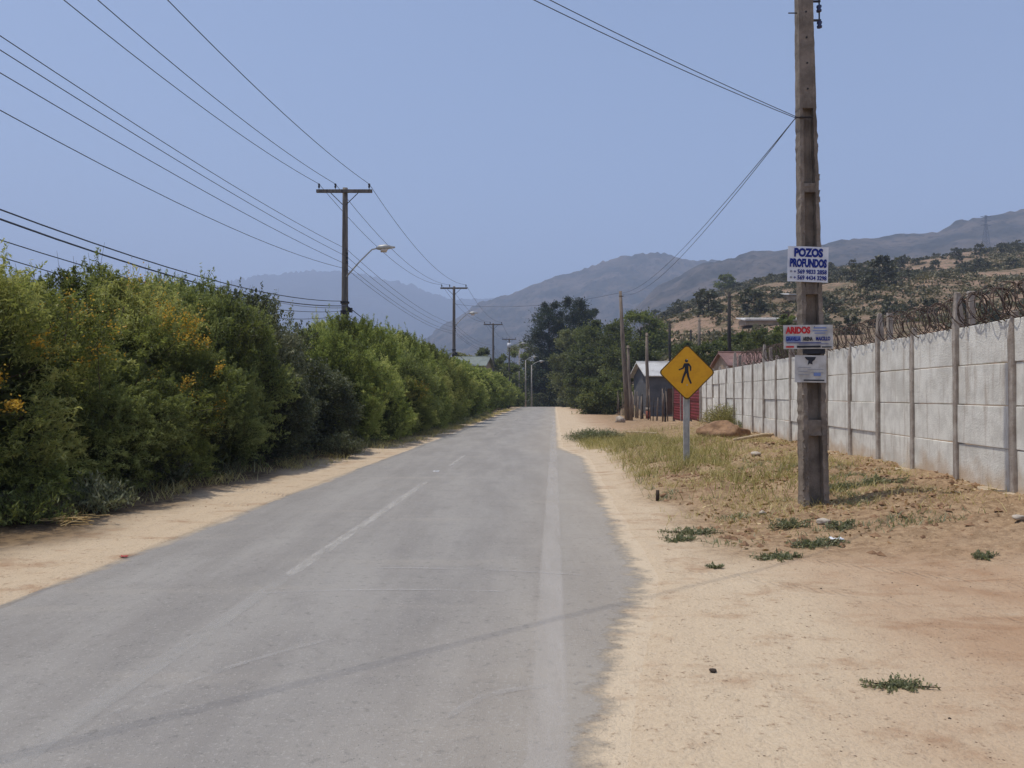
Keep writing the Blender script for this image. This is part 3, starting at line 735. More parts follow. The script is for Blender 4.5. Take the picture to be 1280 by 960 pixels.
for px, py, r_, h_, n_, lab, s_ in (
    (1090, 604, .42, .10, 1500, 'low green weed patch spreading right of the concrete pole', 12),
    (1050, 612, .30, .09, 1000, 'low green weed patch against the foot of the concrete pole', 13),
    (990, 660, .22, .16, 700, 'upright green weed left of the white litter below the pole', 14),
    (1052, 662, .18, .14, 500, 'upright green weed right of the white litter below the pole', 15),
    (1020, 683, .26, .06, 800, 'flat green weed patch on the edge of the sand below the pole', 16),
    (972, 698, .22, .05, 600, 'flat browning weed on the sand left below the pole', 17),
    (1233, 698, .12, .08, 300, 'small dark green weed alone near the right edge', 18),
    (893, 711, .07, .08, 160, 'tiny green weed sprout alone on pale sand', 19),
    (868, 668, .30, .07, 700, 'thin weed strip at the road side of the mound', 20),
    (848, 676, .22, .06, 500, 'thin weed tuft next to the pale sand at the bend', 21)):
    plant('roadside_weed', lab, 'weed', G(px, py), s_, r_ * 1.45, h_ * .8, int(n_ * 1.1), .04, .013, M_weed, 'weeds on the right verge')
for px, py, r_, h_, n_, lab, s_, mt in (
    (742, 550, 1.15, .42, 7000, 'low spreading green bush at the road edge left of the sign', 31, M_weed),
    (910, 536, 1.1, 1.05, 9000, 'clump of tall green grass against the wall behind the sign', 32, M_drygreen),
    (945, 538, .8, .6, 4200, 'smaller green clump at the foot of the wall right of the sign', 33, M_weed),
    (428, 572, .6, .75, 5200, 'blue green bushy weed standing out from the hedge foot', 34, M_leafC),
    (120, 640, .55, .55, 3200, 'leafy weed at the foot of the blossoming shrub', 35, M_weed),
    (215, 610, .5, .8, 2600, 'tall grey green weed at the foot of the hedge', 36, M_leafC),
    (30, 655, .6, .5, 3000, 'dark leafy weed at the near left foot of the hedge', 37, M_leafD)):
    plant('verge_bush', lab, 'bush', G(px, py), s_, r_, h_, n_, .07, .02, mt, 'bushy weeds on the verges', upright=1.2)

# ---- stones, clods and litter
M_dark = simple('dark_stone', rgb((70, 58, 48)), rgb((44, 38, 34)), 6)
M_stone = simple('pebble', rgb((178, 158, 132)), rgb((120, 98, 76)), 5)
M_clod = simple('clod', rgb((150, 118, 88)), rgb((112, 84, 62)), 6)
def lumps(name, pts, size, mat, rng, label, cat):
    base = np.array([(1,0,0),(-1,0,0),(0,1,0),(0,-1,0),(0,0,1),(0,0,-1)], float)
    f = np.array([(0,2,4),(2,1,4),(1,3,4),(3,0,4),(2,0,5),(1,2,5),(3,1,5),(0,3,5)])
    n = len(pts); s = size * (.35 + 1.3 * rng.random(n) ** 3)
    k = (.6 + .8 * rng.random((n, 6, 1))) * base[None] * s[:, None, None] * np.array([1, 1, .6])
    a = rng.random(n) * 2 * PI; ca, sa = np.cos(a)[:, None], np.sin(a)[:, None]
    k = np.stack([k[..., 0]*ca - k[..., 1]*sa, k[..., 0]*sa + k[..., 1]*ca, k[..., 2] + .25 * s[:, None]], -1)
    co = (pts[:, None, :] + k).reshape(-1, 3); q = (f[None] + 6 * np.arange(n)[:, None, None]).reshape(-1, 3)
    return tag(link(name, np_mesh(name, co, q, None, smooth=False), mat), label, cat, kind='stuff')
pts = scatter(15000, 7, 24, 1.0, 6.6, lambda x, y, u: sst(7, 9.5, y + .2 * (u - 3)) * sst(redge(y) + .5, redge(y) + 1.4, u) * sst(-.1, .25, fbm(x * .8, y * .8, seed=111)), 0)
lumps('soil_clods', pts, .036, M_clod, rng, 'brown clods lying over the soil mound', 'soil')
pts = scatter(5200, 2.5, 24, .6, 6.6, lambda x, y, u: sst(redge(y) + .1, redge(y) + .8, u) * sst(.0, .3, fbm(x * .7, y * .7, seed=113)), 0)
lumps('gravel', pts, .014, M_stone, rng, 'pale gravel strewn over the right verge', 'gravel')
pts = scatter(2600, 6, 40, -6.6, -4.45, lambda x, y, u: .6 * sst(-.1, .3, fbm(x * .7, y * .7, seed=115)), 0)
lumps('gravel', pts, .016, M_clod, rng, 'brown gravel along the left verge', 'gravel')
pts = scatter(1500, 2.5, 9, .5, 6.0, lambda x, y, u: sst(redge(y) + .2, redge(y) + .9, u) * (.15 + .85 * sst(.05, .25, fbm(x * .9, y * .9, seed=119))), 0)
lumps('debris', pts, .011, M_dark, rng, 'small dark crumbs strewn over the pale sand', 'debris')
M_litter = leaf_mat('fallen_leaf', rgb((120, 88, 58)), rgb((160, 124, 84)), rgb((206, 184, 140)), .1)
pts = scatter(18000, 7, 26, 1.4, 6.6, lambda x, y, u: sst(7.6, 9.6, y + .2 * (u - 3)) * sst(redge(y) + .5, redge(y) + 1.2, u) * sst(-.05, .25, fbm(x * 1.1, y * 1.1, seed=117)), 0)
d = rng.normal(size=(len(pts), 3)); d[:, 2] *= .35
tag(link('leaf_litter', leaf_mesh('leaf_litter', pts + np.array([0, 0, .02]), d, .075 * (.4 + rng.random(len(pts))), .034, rng.random(len(pts)), rng), M_litter), 'dry fallen leaves scattered on the mound', 'leaf litter', kind='stuff')

def rock(name, label, cat, loc, s, mat, seed, flat=.65):
    g = np.random.default_rng(seed); n1_, n2_ = (40, 22) if s[0] > 1 else (16, 10)
    th = np.linspace(0, 2 * PI, n1_, endpoint=False); ph = np.linspace(-PI / 2, PI / 2, n2_)
    mb = MB()
    for p_ in ph:
        for t_ in th:
            x, y, z = math.cos(p_) * math.cos(t_), math.cos(p_) * math.sin(t_), math.sin(p_)
            k = 1 + 1.1 * float(fbm(x * 1.3 + seed, y * 1.3, z * 1.3, seed=seed, oct=3 if s[0] < 1 else 5))
            mb.v.append(Vector((x * k * s[0] / 2, y * k * s[1] / 2, z * k * s[2] / 2 + s[2] * .3)))
    for i in range(n2_ - 1):
        for j in range(n1_): mb.f.append([i*n1_+j, i*n1_+(j+1)%n1_, (i+1)*n1_+(j+1)%n1_, (i+1)*n1_+j])
    return tag(mb.build(name, mat, None, smooth=True, loc=loc), label, cat)
M_white = simple('chalky_stone', rgb((190, 178, 162)), rgb((150, 136, 120)), 9)
rock('stone', 'big pale stone on the verge by the fence posts', 'stone', G(775, 528), (.55, .5, .42), M_white, 1)
rock('stone', 'pale flat stone under the concrete pole', 'stone', G(1030, 655), (.18, .14, .08), M_white, 2)
rock('stone', 'white stone half buried in the grass right of the sign post', 'stone', G(945, 569), (.2, .16, .09), M_white, 3)
rock('stone', 'white pebble on the mound left of the concrete pole', 'stone', G(953, 643), (.09, .08, .06), M_white, 4)
rock('stone', 'small dark stone on the pale sand in the foreground', 'stone', G(891, 841), (.045, .035, .03), M_dark, 5)
rock('stone', 'dark stone at the edge of the asphalt in the foreground', 'stone', G(759, 871), (.04, .035, .025), M_dark, 6)
rock('stone', 'pale stone at the right edge below the wall', 'stone', G(1274, 652), (.13, .1, .07), M_white, 7)
rock('soil_heap', 'heap of brown soil against the wall behind the sign', 'soil heap', G(903, 545) - Vector((0, 0, .12)), (1.5, 1.2, .62), M_clod, 8)
rock('stone', 'reddish stone on the slope beside the grass', 'stone', G(830, 622), (.12, .1, .08), M_clod, 9)
M_plast = simple('white_plastic', rgb((226, 226, 228)), rgb((196, 198, 202)), 8, rough=.4)
M_redp = simple('red_plastic', rgb((186, 60, 62)), rgb((150, 40, 44)), 8, rough=.4)
def scrap(name, label, loc, s, mat, seed):
    g = np.random.default_rng(seed); n = 6
    X, Y = np.meshgrid(np.linspace(-.5, .5, n), np.linspace(-.5, .5, n))
    Z = .5 * np.abs(fbm(X * 3 + seed, Y * 3, seed=seed)) * 1.2 + .02
    o = link(name, grid_mesh(name, X * s, Y * s * .7, Z * s), mat, None, loc); md = o.modifiers.new('t', 'SOLIDIFY'); md.thickness = .002
    return tag(o, label, 'litter')
scrap('litter', 'crumpled white plastic bag on the weeds below the pole', G(1046, 676) + Vector((0, 0, .01)), .14, M_plast, 1)
scrap('litter', 'small red wrapper on the left verge by the road', G(155, 697) + Vector((0, 0, .01)), .075, M_redp, 2)
scrap('litter', 'flattened white scrap on the middle of the road', G(545, 592) + Vector((0, 0, .04)), .13, M_plast, 3)
M_timber = simple('pale_timber', rgb((200, 180, 150)), rgb((160, 138, 108)), 8, stretch=(1, 1, 1))
a_, b_ = G(918, 552), G(985, 546)
tag(MB().tube([a_ + Vector((0, 0, .05)), (a_ + b_) / 2 + Vector((0, .05, .1)), b_ + Vector((0, 0, .06))], [.035, .05, .04], 8).build('fallen_branch', M_timber, smooth=True), 'pale bare branch lying at the foot of the wall', 'branch')
a_, b_ = G(783, 544), G(822, 542)
mb = MB(); dv = (b_ - a_); mb.box((a_ + b_) / 2 + Vector((0, 0, .07)), (dv.length, .18, .05), Matrix.Rotation(math.atan2(dv.y, dv.x), 3, 'Z'))
tag(mb.build('plank', M_timber, bevel=.006), 'pale plank lying in the grass left of the sign', 'plank')
mb = MB(); ss = G(92, 656)
for k in range(26):
    a = random.random() * PI; l = .12 + .2 * random.random(); c_ = ss + Vector((random.gauss(0, .12), random.gauss(0, .08), .03 + .05 * random.random()))
    mb.tube([c_ - Vector((math.cos(a) * l, math.sin(a) * l, random.uniform(-.05, .05))), c_ + Vector((math.cos(a) * l, math.sin(a) * l, random.uniform(-.05, .06)))], .004, 4)
tag(mb.build('straw_heap', simple('straw', rgb((206, 178, 122)), rgb((170, 138, 86)), 6)), 'small heap of dry straw stalks at the foot of the blossoming shrub', 'straw')
mb = MB(); c_ = G(822, 626); mb.tube([c_, c_ + Vector((0, 0, .16))], [.03, .026], 7)
tag(mb.build('stake', M_dark, smooth=True), 'short dark stake stump in the grass near the road', 'stake')

# ------------------------------------------------------------------ concrete wall
def concrete(name, c1, c2, stain, sc=2.5, vert=True):
    m = N(name, .92, .2); p = m.pos(); a = m.noise(p, sc, 6, .65); b = m.noise(m.pos((3, 3, .35)), 2.4, 5, .65); g = m.noise(p, 45, 3, .6)
    c = m.mix(m.ramp(a, .35, .65), c1, c2)
    c = m.mix(m.math('MULTIPLY', m.ramp(b, .5, .72), .55), c, stain)
    c = m.mix(m.math('MULTIPLY', m.ramp(g, .55, .75), .3), c, tuple(x * .6 for x in c2[:3]) + (1,))
    m.color(c); m.bump(m.math('ADD', g, a), .012, .7); return m.m
M_panel = concrete('cast_concrete', rgb((234, 231, 221)), rgb((208, 204, 194)), rgb((160, 142, 124)))
_t = M_panel.node_tree; _b = _t.nodes['Principled BSDF']; _src = _b.inputs['Base Color'].links[0].from_socket
_g = _t.nodes.new('ShaderNodeNewGeometry'); _sp = _t.nodes.new('ShaderNodeSeparateXYZ'); _t.links.new(_g.outputs['Position'], _sp.inputs[0])
_nz = _t.nodes.new('ShaderNodeTexNoise'); _nz.inputs['Scale'].default_value = 3.0; _nz.inputs['Detail'].default_value = 6; _t.links.new(_g.outputs['Position'], _nz.inputs['Vector'])
_ad = _t.nodes.new('ShaderNodeMath'); _ad.operation = 'MULTIPLY_ADD'; _t.links.new(_nz.outputs['Fac'], _ad.inputs[0]); _ad.inputs[1].default_value = -.9; _t.links.new(_sp.outputs['Z'], _ad.inputs[2])
_mr = _t.nodes.new('ShaderNodeMapRange'); _mr.inputs['From Min'].default_value = .25; _mr.inputs['From Max'].default_value = -.05; _mr.inputs['To Max'].default_value = .75; _t.links.new(_ad.outputs[0], _mr.inputs['Value'])
_mx = _t.nodes.new('ShaderNodeMix'); _mx.data_type = 'RGBA'; _t.links.new(_mr.outputs[0], _mx.inputs[0]); _t.links.new(_src, _mx.inputs[6]); _mx.inputs[7].default_value = rgb((186, 160, 130)); _t.links.new(_mx.outputs[2], _b.inputs['Base Color'])   # splashed soil along the foot
M_post = concrete('post_concrete', rgb((182, 172, 161)), rgb((150, 138, 127)), rgb((108, 94, 83)), 5)
M_foot = concrete('footing_concrete', rgb((186, 168, 142)), rgb((160, 140, 114)), rgb((130, 108, 86)), 4)
def wx(y): return 5.5 + .0885 * y
WROT = Matrix.Rotation(math.atan2(1, .0885), 3, 'Z')            # x axis along the wall
PITCHW, HP, WBASE = 1.462, .555, .395
Y1198 = 5.5 / ((1198 - 640) / FPX - .0885)
ypost = [Y1198 + PITCHW * k for k in range(-2, 17)]
wall = empty('concrete_wall', (wx(ypost[0]), ypost[0], WBASE), 'long pale wall of stacked concrete panels between posts', 'wall')
wi = Vector(wall.location)
tall = {2, 4, 8, 10, 13}
along = WROT @ Vector((1, 0, 0)); face = WROT @ Vector((0, 1, 0))
if face.x > 0: face = -face
for k, y in enumerate(ypost):
    b = Vector((wx(y), y, WBASE)) - wi; hgt = 4 * HP + (.50 if k in tall else .07 + .03 * (k % 3 == 0))
    mb = MB(); n_ = 9; w_, d_ = .115, .13
    for i in range(n_):
        z = -.35 + (hgt + .35) * i / (n_ - 1); s = 1 if i < n_ - 1 else .55
        for sx, sy in ((-1,-1),(1,-1),(1,1),(-1,1)):
            j = Vector((random.gauss(0, .003), random.gauss(0, .003), 0))
            mb.v.append(b + WROT @ (Vector((sx*w_/2*s, sy*d_/2*s, 0)) + j) + Vector((0, 0, z + (.0 if i < n_ - 1 else .02))))
    for i in range(n_ - 1):
        for q in range(4): mb.f.append([i*4+q, i*4+(q+1)%4, (i+1)*4+(q+1)%4, (i+1)*4+q])
    mb.f.append([(n_-1)*4+q for q in range(4)])
    mb.build('post', M_post, wall, bevel=.012)
    if k in tall:
        q = b - face * .17 + along * -.03
        MB().box(q + Vector((0, 0, 1.9 + .35)), (.09, .09, 1.0 if k in (2, 4) else .8), WROT).build('support_post', M_post, wall, bevel=.01)
    if k < len(ypost) - 1:
        y2 = ypost[k+1]; mid = Vector(((wx(y) + wx(y2)) / 2, (y + y2) / 2, 0)) - Vector((wi.x, wi.y, 0)); ln = (Vector((wx(y2), y2, 0)) - Vector((wx(y), y, 0))).length - .09
        for r_ in range(4):
            off = random.gauss(0, .011); dz = random.gauss(0, .002)
            rr = Matrix.Rotation(random.gauss(0, .005), 3, face)
            MB().box(mid + face * off + Vector((0, 0, HP * (r_ + .5) + dz)), (ln, .045, HP - .012), rr @ WROT).build('panel', M_panel, wall, bevel=.008)
y0_, y1_ = ypost[0], ypost[-1]
fm = Vector(((wx(y0_) + wx(y1_)) / 2, (y0_ + y1_) / 2, WBASE - .16)) - wi
MB().box(fm + face * .1, ((y1_ - y0_) * 1.005, .26, .36), WROT).build('footing', M_foot, wall, bevel=.02)

M_wire = simple('rusty_wire', rgb((92, 76, 66)), rgb((60, 48, 42)), 20, rough=.6, metal=.3)
M_cable = N('cable', .6, .2).color(rgb((76, 78, 86))).m
mb = MB(); top = WBASE + 4 * HP
for c_ in range(3):
    pts = []; ylen = ypost[(13, 13, 4)[c_]] - ypost[0] - 1
    nl = int(ylen / (.24 if c_ == 0 else .29)); g = np.random.default_rng(60 + c_)
    for i in range(nl * 14):
        f = i / 14.; y = ypost[0] + ylen * i / (nl * 14); a = 2 * PI * f + c_
        rr = .25 * (1 + .35 * float(noise(f * .9, 1.5 + c_)) - .15) * (.9 if c_ else 1)
        ysag = .06 * float(noise(f * .23, 7.5))
        pts.append(Vector((wx(y), y, top + .24 - ysag)) - face * .06 + along * (.10 * math.sin(a * 1 + c_) + .3 * float(noise(f * 1.3, 4.4 + c_)) * math.sin(a * .5)) + face * (rr * .75 * math.cos(a)) + Vector((0, 0, rr * math.sin(a))))
    mb.tube(pts, .007, 4)
for dz in (.12, .36):
    mb.tube([Vector((wx(y), y, top + dz - .03 * math.sin((y - ypost[0]) / PITCHW * PI / 2) ** 2)) - face * .05 for y in np.linspace(ypost[0], ypost[14], 60)], .004, 4)
tag(mb.build('razor_wire', M_wire, smooth=True), 'rusty coiled wire running along the top of the concrete wall', 'razor wire')

# ------------------------------------------------------------------ concrete utility pole on the right
M_polec = concrete('pole_concrete', rgb((146, 134, 122)), rgb((114, 104, 94)), rgb((70, 61, 55)), 4)
M_rough = concrete('broken_concrete', rgb((128, 112, 98)), rgb((92, 80, 72)), rgb((60, 52, 48)), 14)
M_hw = simple('dark_iron', rgb((70, 66, 66)), rgb((44, 42, 44)), 12, rough=.5, metal=.6)
M_ins = N('blue_glaze', .25, .5).color(rgb((44, 52, 92))).m
pb = G(1017, 634); pb = Vector((P(1017, 632, 10.4).x, 10.4, gz(P(1017, 632, 10.4).x, 10.4)))
pole = empty('concrete_pole', pb, 'grey concrete utility pole with three small signs, right of the road', 'utility pole')
PH = 8.9
def pw(z): return .33 + (.155 - .33) * z / PH
def pdx(z): return -.13 * z / PH * 1.0          # slight lean to the left
def pd(z): return .23 + (.13 - .23) * z / PH
def slab(mb, x0f, x1f, yf0, yf1, z0, z1, n, jit=0.0):
    b = len(mb.v); g = random
    for i in range(n + 1):
        z = z0 + (z1 - z0) * i / n
        w, dd, cx = pw(z), pd(z), pdx(z)
        for fx, fy in ((x0f, yf0), (x1f, yf0), (x1f, yf1), (x0f, yf1)):
            mb.v.append(Vector((cx + fx * w / 2 + g.gauss(0, jit), fy * dd / 2 + g.gauss(0, jit), z)))
    for i in range(n):
        for q in range(4): mb.f.append([b+i*4+q, b+i*4+(q+1)%4, b+(i+1)*4+(q+1)%4, b+(i+1)*4+q])
    mb.f.append([b+3, b+2, b+1, b]); mb.f.append([b+n*4+q for q in range(4)])
mb = MB()
slab(mb, -1, -.62, -1, 1, -.5, 5.35, 90, .004); slab(mb, .60, 1, -1, 1, -.5, 5.35, 90, .004)
slab(mb, -.61, .59, .05, .4, -.5, 5.35, 40, .001)
slab(mb, -.60, .58, -.93, .93, .92, 1.13, 3, .003); slab(mb, -.60, .58, -.93, .93, 2.82, 2.98, 3, .003); slab(mb, -.60, .58, -.93, .93, 4.2, 4.32, 3, .003)
slab(mb, -1, 1, -1, 1, 5.34, PH, 40, .002)
# broken, dirty edges of the flanges
for sx in (-1, 1):
    for k in range(60):
        z = random.uniform(.05, 4.9) if k % 2 else random.uniform(.0, 1.2)
        w, dd = pw(z), pd(z); s = random.uniform(.012, .03)
        mb.box((pdx(z) + sx * (w / 2 - random.choice([0, .0, .052 * w / .33])), -dd / 2 * random.uniform(.75, 1.0), z), (s * .7, s * .7, s * random.uniform(1.5, 4)), Matrix.Rotation(random.uniform(-.4, .4), 3, 'Y') @ Matrix.Rotation(random.uniform(-.6, .6), 3, 'X'))
mb.build('shaft', M_polec, pole)
for z in (5.6, 5.95, 6.3, 6.65):
    MB().tube([(pdx(z), -pd(z)/2 - .006, z), (pdx(z), -pd(z)/2 + .02, z)], .014, 8).build('bolt_hole', M_hw, pole)
rk = MB()
for z in (6.56, 6.82): rk.box((pdx(z) + pw(z)/2 + .05, -.02, z), (.14, .03, .02))
rk.box((pdx(6.6) + pw(6.6)/2 + .10, -.02, 6.69), (.016, .016, .42)); MB().tube([(pdx(6.6) - pw(6.6)/2 + .02, -.02, 6.66), (pdx(6.6) - pw(6.6)/2 - .12, -.02, 6.66)], .008, 6).build('hook', M_hw, pole)
rack = rk.build('rack', M_hw, pole)
for z in (6.50, 6.72, 6.9):
    x = pdx(z) + pw(z)/2 + .10
    MB().tube([(x, -.02, z - .04), (x, -.02, z - .02), (x, -.02, z), (x, -.02, z + .02), (x, -.02, z + .04)], [.034, .036, .022, .036, .034], 10).build('insulator', M_ins, rack, smooth=True)
WZ = P(995, 150, 10.4)
zc = WZ.z - pb.z
MB().tube([(pdx(zc) + .05, -pd(zc)/2 - .015, zc), (pdx(zc) - pw(zc)/2 - .07, -pd(zc)/2 - .01, zc)], .012, 6).build('wire_clamp', M_hw, pole)

def text(name, body, bw, bh, x, z, y, mat, parent, bold=.01):
    """flat lettering mesh fitted to a box bw wide and bh high, centred at (x, z)"""
    cu_ = bpy.data.curves.new(name, 'FONT'); cu_.body = body; cu_.size = 1; cu_.offset = bold; cu_.extrude = .004; cu_.resolution_u = 3
    t_ = bpy.data.objects.new(name, cu_); COL.objects.link(t_)
    bpy.context.view_layer.update()
    me = bpy.data.meshes.new_from_object(t_.evaluated_get(bpy.context.evaluated_depsgraph_get()))
    bpy.data.objects.remove(t_); bpy.data.curves.remove(cu_)
    co = np.empty(len(me.vertices) * 3, np.float32); me.vertices.foreach_get('co', co); co = co.reshape(-1, 3)
    lo, hi = co.min(0), co.max(0)
    n_ = np.stack([(co[:, 0] - (lo[0] + hi[0]) / 2) * bw / (hi[0] - lo[0]) + x, y - co[:, 2] * .25, (co[:, 1] - (lo[1] + hi[1]) / 2) * bh / (hi[1] - lo[1]) + z], 1)
    me.vertices.foreach_set('co', n_.astype(np.float32).ravel()); me.name = name; me.materials.clear(); me.update()
    return link(name, me, mat, parent)
M_signw = simple('sign_sheet', rgb((226, 228, 234)), rgb((208, 210, 218)), 5, rough=.45, spec=.4)
M_signg = simple('weathered_sheet', rgb((206, 204, 200)), rgb((176, 172, 166)), 7, rough=.6)
M_blue = N('blue_print', .5).color(rgb((26, 46, 130))).m
M_red = N('red_print', .5).color(rgb((196, 52, 56))).m
M_black = N('black_print', .5).color(rgb((44, 46, 54))).m
M_lblue = N('pale_blue_print', .5).color(rgb((120, 140, 190))).m
M_grey = N('grey_print', .5).color(rgb((150, 152, 160))).m
def sheet_sign(name, label, px0, py0, px1, py1, mat, roll=0, yaw=0, gap=.03):
    c = P((px0 + px1) / 2, (py0 + py1) / 2, 10.4 - .16); w = (px1 - px0) / FPX * c.y; h = (py1 - py0) / FPX * c.y
    zz = c.z - pb.z
    c.y = pb.y - pd(zz) / 2 - gap
    r = empty(name, c, label, 'advert sign'); r.rotation_euler = (0, roll, yaw)
    mb = MB(); nx = 10
    for k in range(2):
        for i in range(nx + 1):
            for zf in (-.5, .5):
                x = (i / nx - .5); mb.v.append(Vector((x * w, .004 * k + .012 * (2 * x) ** 2 * (1 if zf > 0 else .6), zf * h)))
    m2 = 2 * (nx + 1)
    for i in range(nx):
        a = 2 * i; mb.f.append([a, a + 2, a + 3, a + 1]); mb.f.append([m2 + a + 1, m2 + a + 3, m2 + a + 2, m2 + a])
        mb.f.append([a, m2 + a, m2 + a + 2, a + 2]); mb.f.append([a + 1, a + 3, m2 + a + 3, m2 + a + 1])
    mb.f.append([0, 1, m2 + 1, m2]); e = 2 * nx; mb.f.append([e, m2 + e, m2 + e + 1, e + 1])
    mb.build('board', mat, r)
    for sx in (-.3, .3):
        MB().tube([(sx * .4 * w, -.003, .42 * h), (sx * .4 * w, .03, .42 * h)], .006, 6).build('nail', M_hw, r)
    return r, w, h
s, w, h = sheet_sign('advert_sign', 'white sign with bold blue words POZOS PROFUNDOS, topmost on the concrete pole', 986, 307.5, 1037, 352, M_signw, .035)
YT = -.004
text('lettering', 'POZOS', .71 * w, .255 * h, 0, .325 * h, YT, M_blue, s, .058)
text('lettering', 'PROFUNDOS', .91 * w, .25 * h, 0, .03 * h, YT, M_blue, s, .058)
text('lettering', '569 9833 2858', .72 * w, .13 * h, .10 * w, -.215 * h, YT, M_blue, s, .03)
text('lettering', '569 4434 3298', .72 * w, .13 * h, .10 * w, -.385 * h, YT, M_blue, s, .03)
for z in (-.215, -.385):
    MB().tube([(-.42 * w, YT + .001, z * h), (-.42 * w, YT - .001, z * h)], .016, 12).build('phone_emblem', M_grey, s)
    text('lettering', '+', .05 * w, .07 * h, -.325 * w, z * h, YT, M_blue, s, .02)
s, w, h = sheet_sign('advert_sign', 'weathered sign with red word ARIDOS over a blue line, middle one on the pole', 980, 406, 1042, 436, M_signg, -.01, gap=.05)
text('lettering', 'ARIDOS', .50 * w, .30 * h, -.215 * w, .28 * h, YT, M_red, s, .058)
MB().box((.23 * w, YT, .37 * h), (.26 * w, .002, .05 * h)).box((.23 * w, YT, .25 * h), (.3 * w, .002, .035 * h)).box((.23 * w, YT, .15 * h), (.22 * w, .002, .035 * h)).build('print', M_lblue, s)
MB().box((-.31 * w, YT + .002, -.08 * h), (.30 * w, .002, .24 * h)).build('print', M_lblue, s)
text('lettering', 'GRAVILLA', .29 * w, .17 * h, -.315 * w, -.08 * h, YT - .002, M_blue, s, .035)
text('lettering', 'ARENA', .20 * w, .17 * h, -.02 * w, -.08 * h, YT - .002, M_black, s, .035)
text('lettering', 'MAICILLO', .29 * w, .17 * h, .29 * w, -.08 * h, YT - .002, M_blue, s, .035)
MB().box((-.1 * w, YT, -.245 * h), (.7 * w, .002, .03 * h)).box((.1 * w, YT, -.30 * h), (.6 * w, .002, .02 * h)).build('print', M_blue, s)
MB().box((.0, YT, -.41 * h), (.48 * w, .002, .09 * h)).build('print', M_black, s); MB().box((-.38 * w, YT, -.41 * h), (.16 * w, .002, .07 * h)).build('print', M_red, s)
MB().box((.36 * w, YT, -.43 * h), (.2 * w, .002, .05 * h)).build('print', M_black, s)
s, w, h = sheet_sign('advert_sign', 'faded pale sign with a small dark emblem, lowest on the pole', 994.5, 444, 1034, 478, M_signg, .012, gap=.035)
MB().poly_prism([(-.2*w, .44*h), (.16*w, .44*h), (.12*w, .34*h), (.04*w, .26*h), (.05*w, .16*h), (-.04*w, .2*h), (-.1*w, .14*h), (-.08*w, .3*h), (-.16*w, .36*h)][::-1], YT - .001, YT + .001).build('emblem', M_black, s)
mb = MB()
for k, (x, z, l) in enumerate(((-.2, .05, .4), (.15, -.02, .5), (-.25, -.1, .3), (.2, -.14, .4), (-.22, -.22, .36))): mb.box((x * w, YT, z * h), (l * w, .002, .02 * h))
mb.build('print', M_grey, s)
MB().box((.2 * w, YT - .002, -.20 * h), (.22 * w, .002, .12 * h)).build('print', M_lblue, s)
MB().box((.1 * w, YT, -.42 * h), (.66 * w, .002, .05 * h)).build('print', M_black, s)
# dark strap round the pole between the two lower signs
zc2 = P(1017, 440, 10.4).z - pb.z
MB().box((pdx(zc2), -pd(zc2)/2 - .012, zc2), (pw(zc2) * 1.02, .02, .06)).build('strap', M_black, pole)

# ------------------------------------------------------------------ pedestrian crossing sign
M_yellow = N('yellow_reflective', .5, .4); _v = M_yellow.coord(); M_yellow.color(M_yellow.mix(M_yellow.ramp(M_yellow.noise(_v, 9, 4), .4, .7), rgb((238, 172, 26)), rgb((228, 160, 24)))); M_yellow = M_yellow.m
M_galv = simple('galvanised_steel', rgb((198, 196, 190)), rgb((168, 166, 162)), 7, rough=.5, metal=.25)
sy = 15.5; sc_ = P(858, 465.5, sy); sb = Vector((P(858, 580, sy).x, sy, gz(P(858, 580, sy).x, sy)))
sg = empty('pedestrian_sign', sb, 'yellow diamond pedestrian warning sign on a grey metal post in the grass', 'road sign')
hd = 35 / FPX * sy; zc = sc_.z - sb.z; xo = sc_.x - sb.x
mb = MB(); mb.box((0, 0, (zc + hd * .8) / 2 - .2), (.125, .03, zc + hd * .8 + .4)); mb.box((-.052, -.025, (zc + hd * .8) / 2 - .2), (.012, .03, zc + hd*.8 + .4)); mb.box((.052, -.025, (zc + hd*.8) / 2 - .2), (.012, .03, zc + hd*.8 + .4))
mb.build('post', M_galv, sg)
def dia(hd, r=.07):
    o = []
    for k in range(4):
        a0 = k * PI / 2; c = (hd - r * 1.414) 
        for j in range(5):
            a = a0 - PI/4 + PI/2 * j / 4
            o.append((c * math.cos(a0) + r * math.cos(a), c * math.sin(a0) + r * math.sin(a)))
    return o
def at_(pts): return [(x + xo, z + zc) for x, z in pts]
pl = MB().poly_prism(at_(dia(hd)), -.052, -.046).build('plate', M_yellow, sg)
def ring(o1, o2, y0, y1):
    mb = MB(); n = len(o1)
    for y in (y0, y1):
        for o in (o1, o2):
            for x, z in o: mb.v.append(Vector((x, y, z)))
    for i in range(n):
        j = (i+1) % n
        mb.f += [[i, j, n+j, n+i], [2*n+i, 3*n+i, 3*n+j, 2*n+j], [i, 2*n+i, 2*n+j, j], [n+i, n+j, 3*n+j, 3*n+i]]
    return mb
M_edge = N('sign_edge', .6).color(rgb((96, 74, 30))).m
ring(at_(dia(hd * 1.012)), at_(dia(hd * .965)), -.056, -.044).build('border', M_edge, sg)
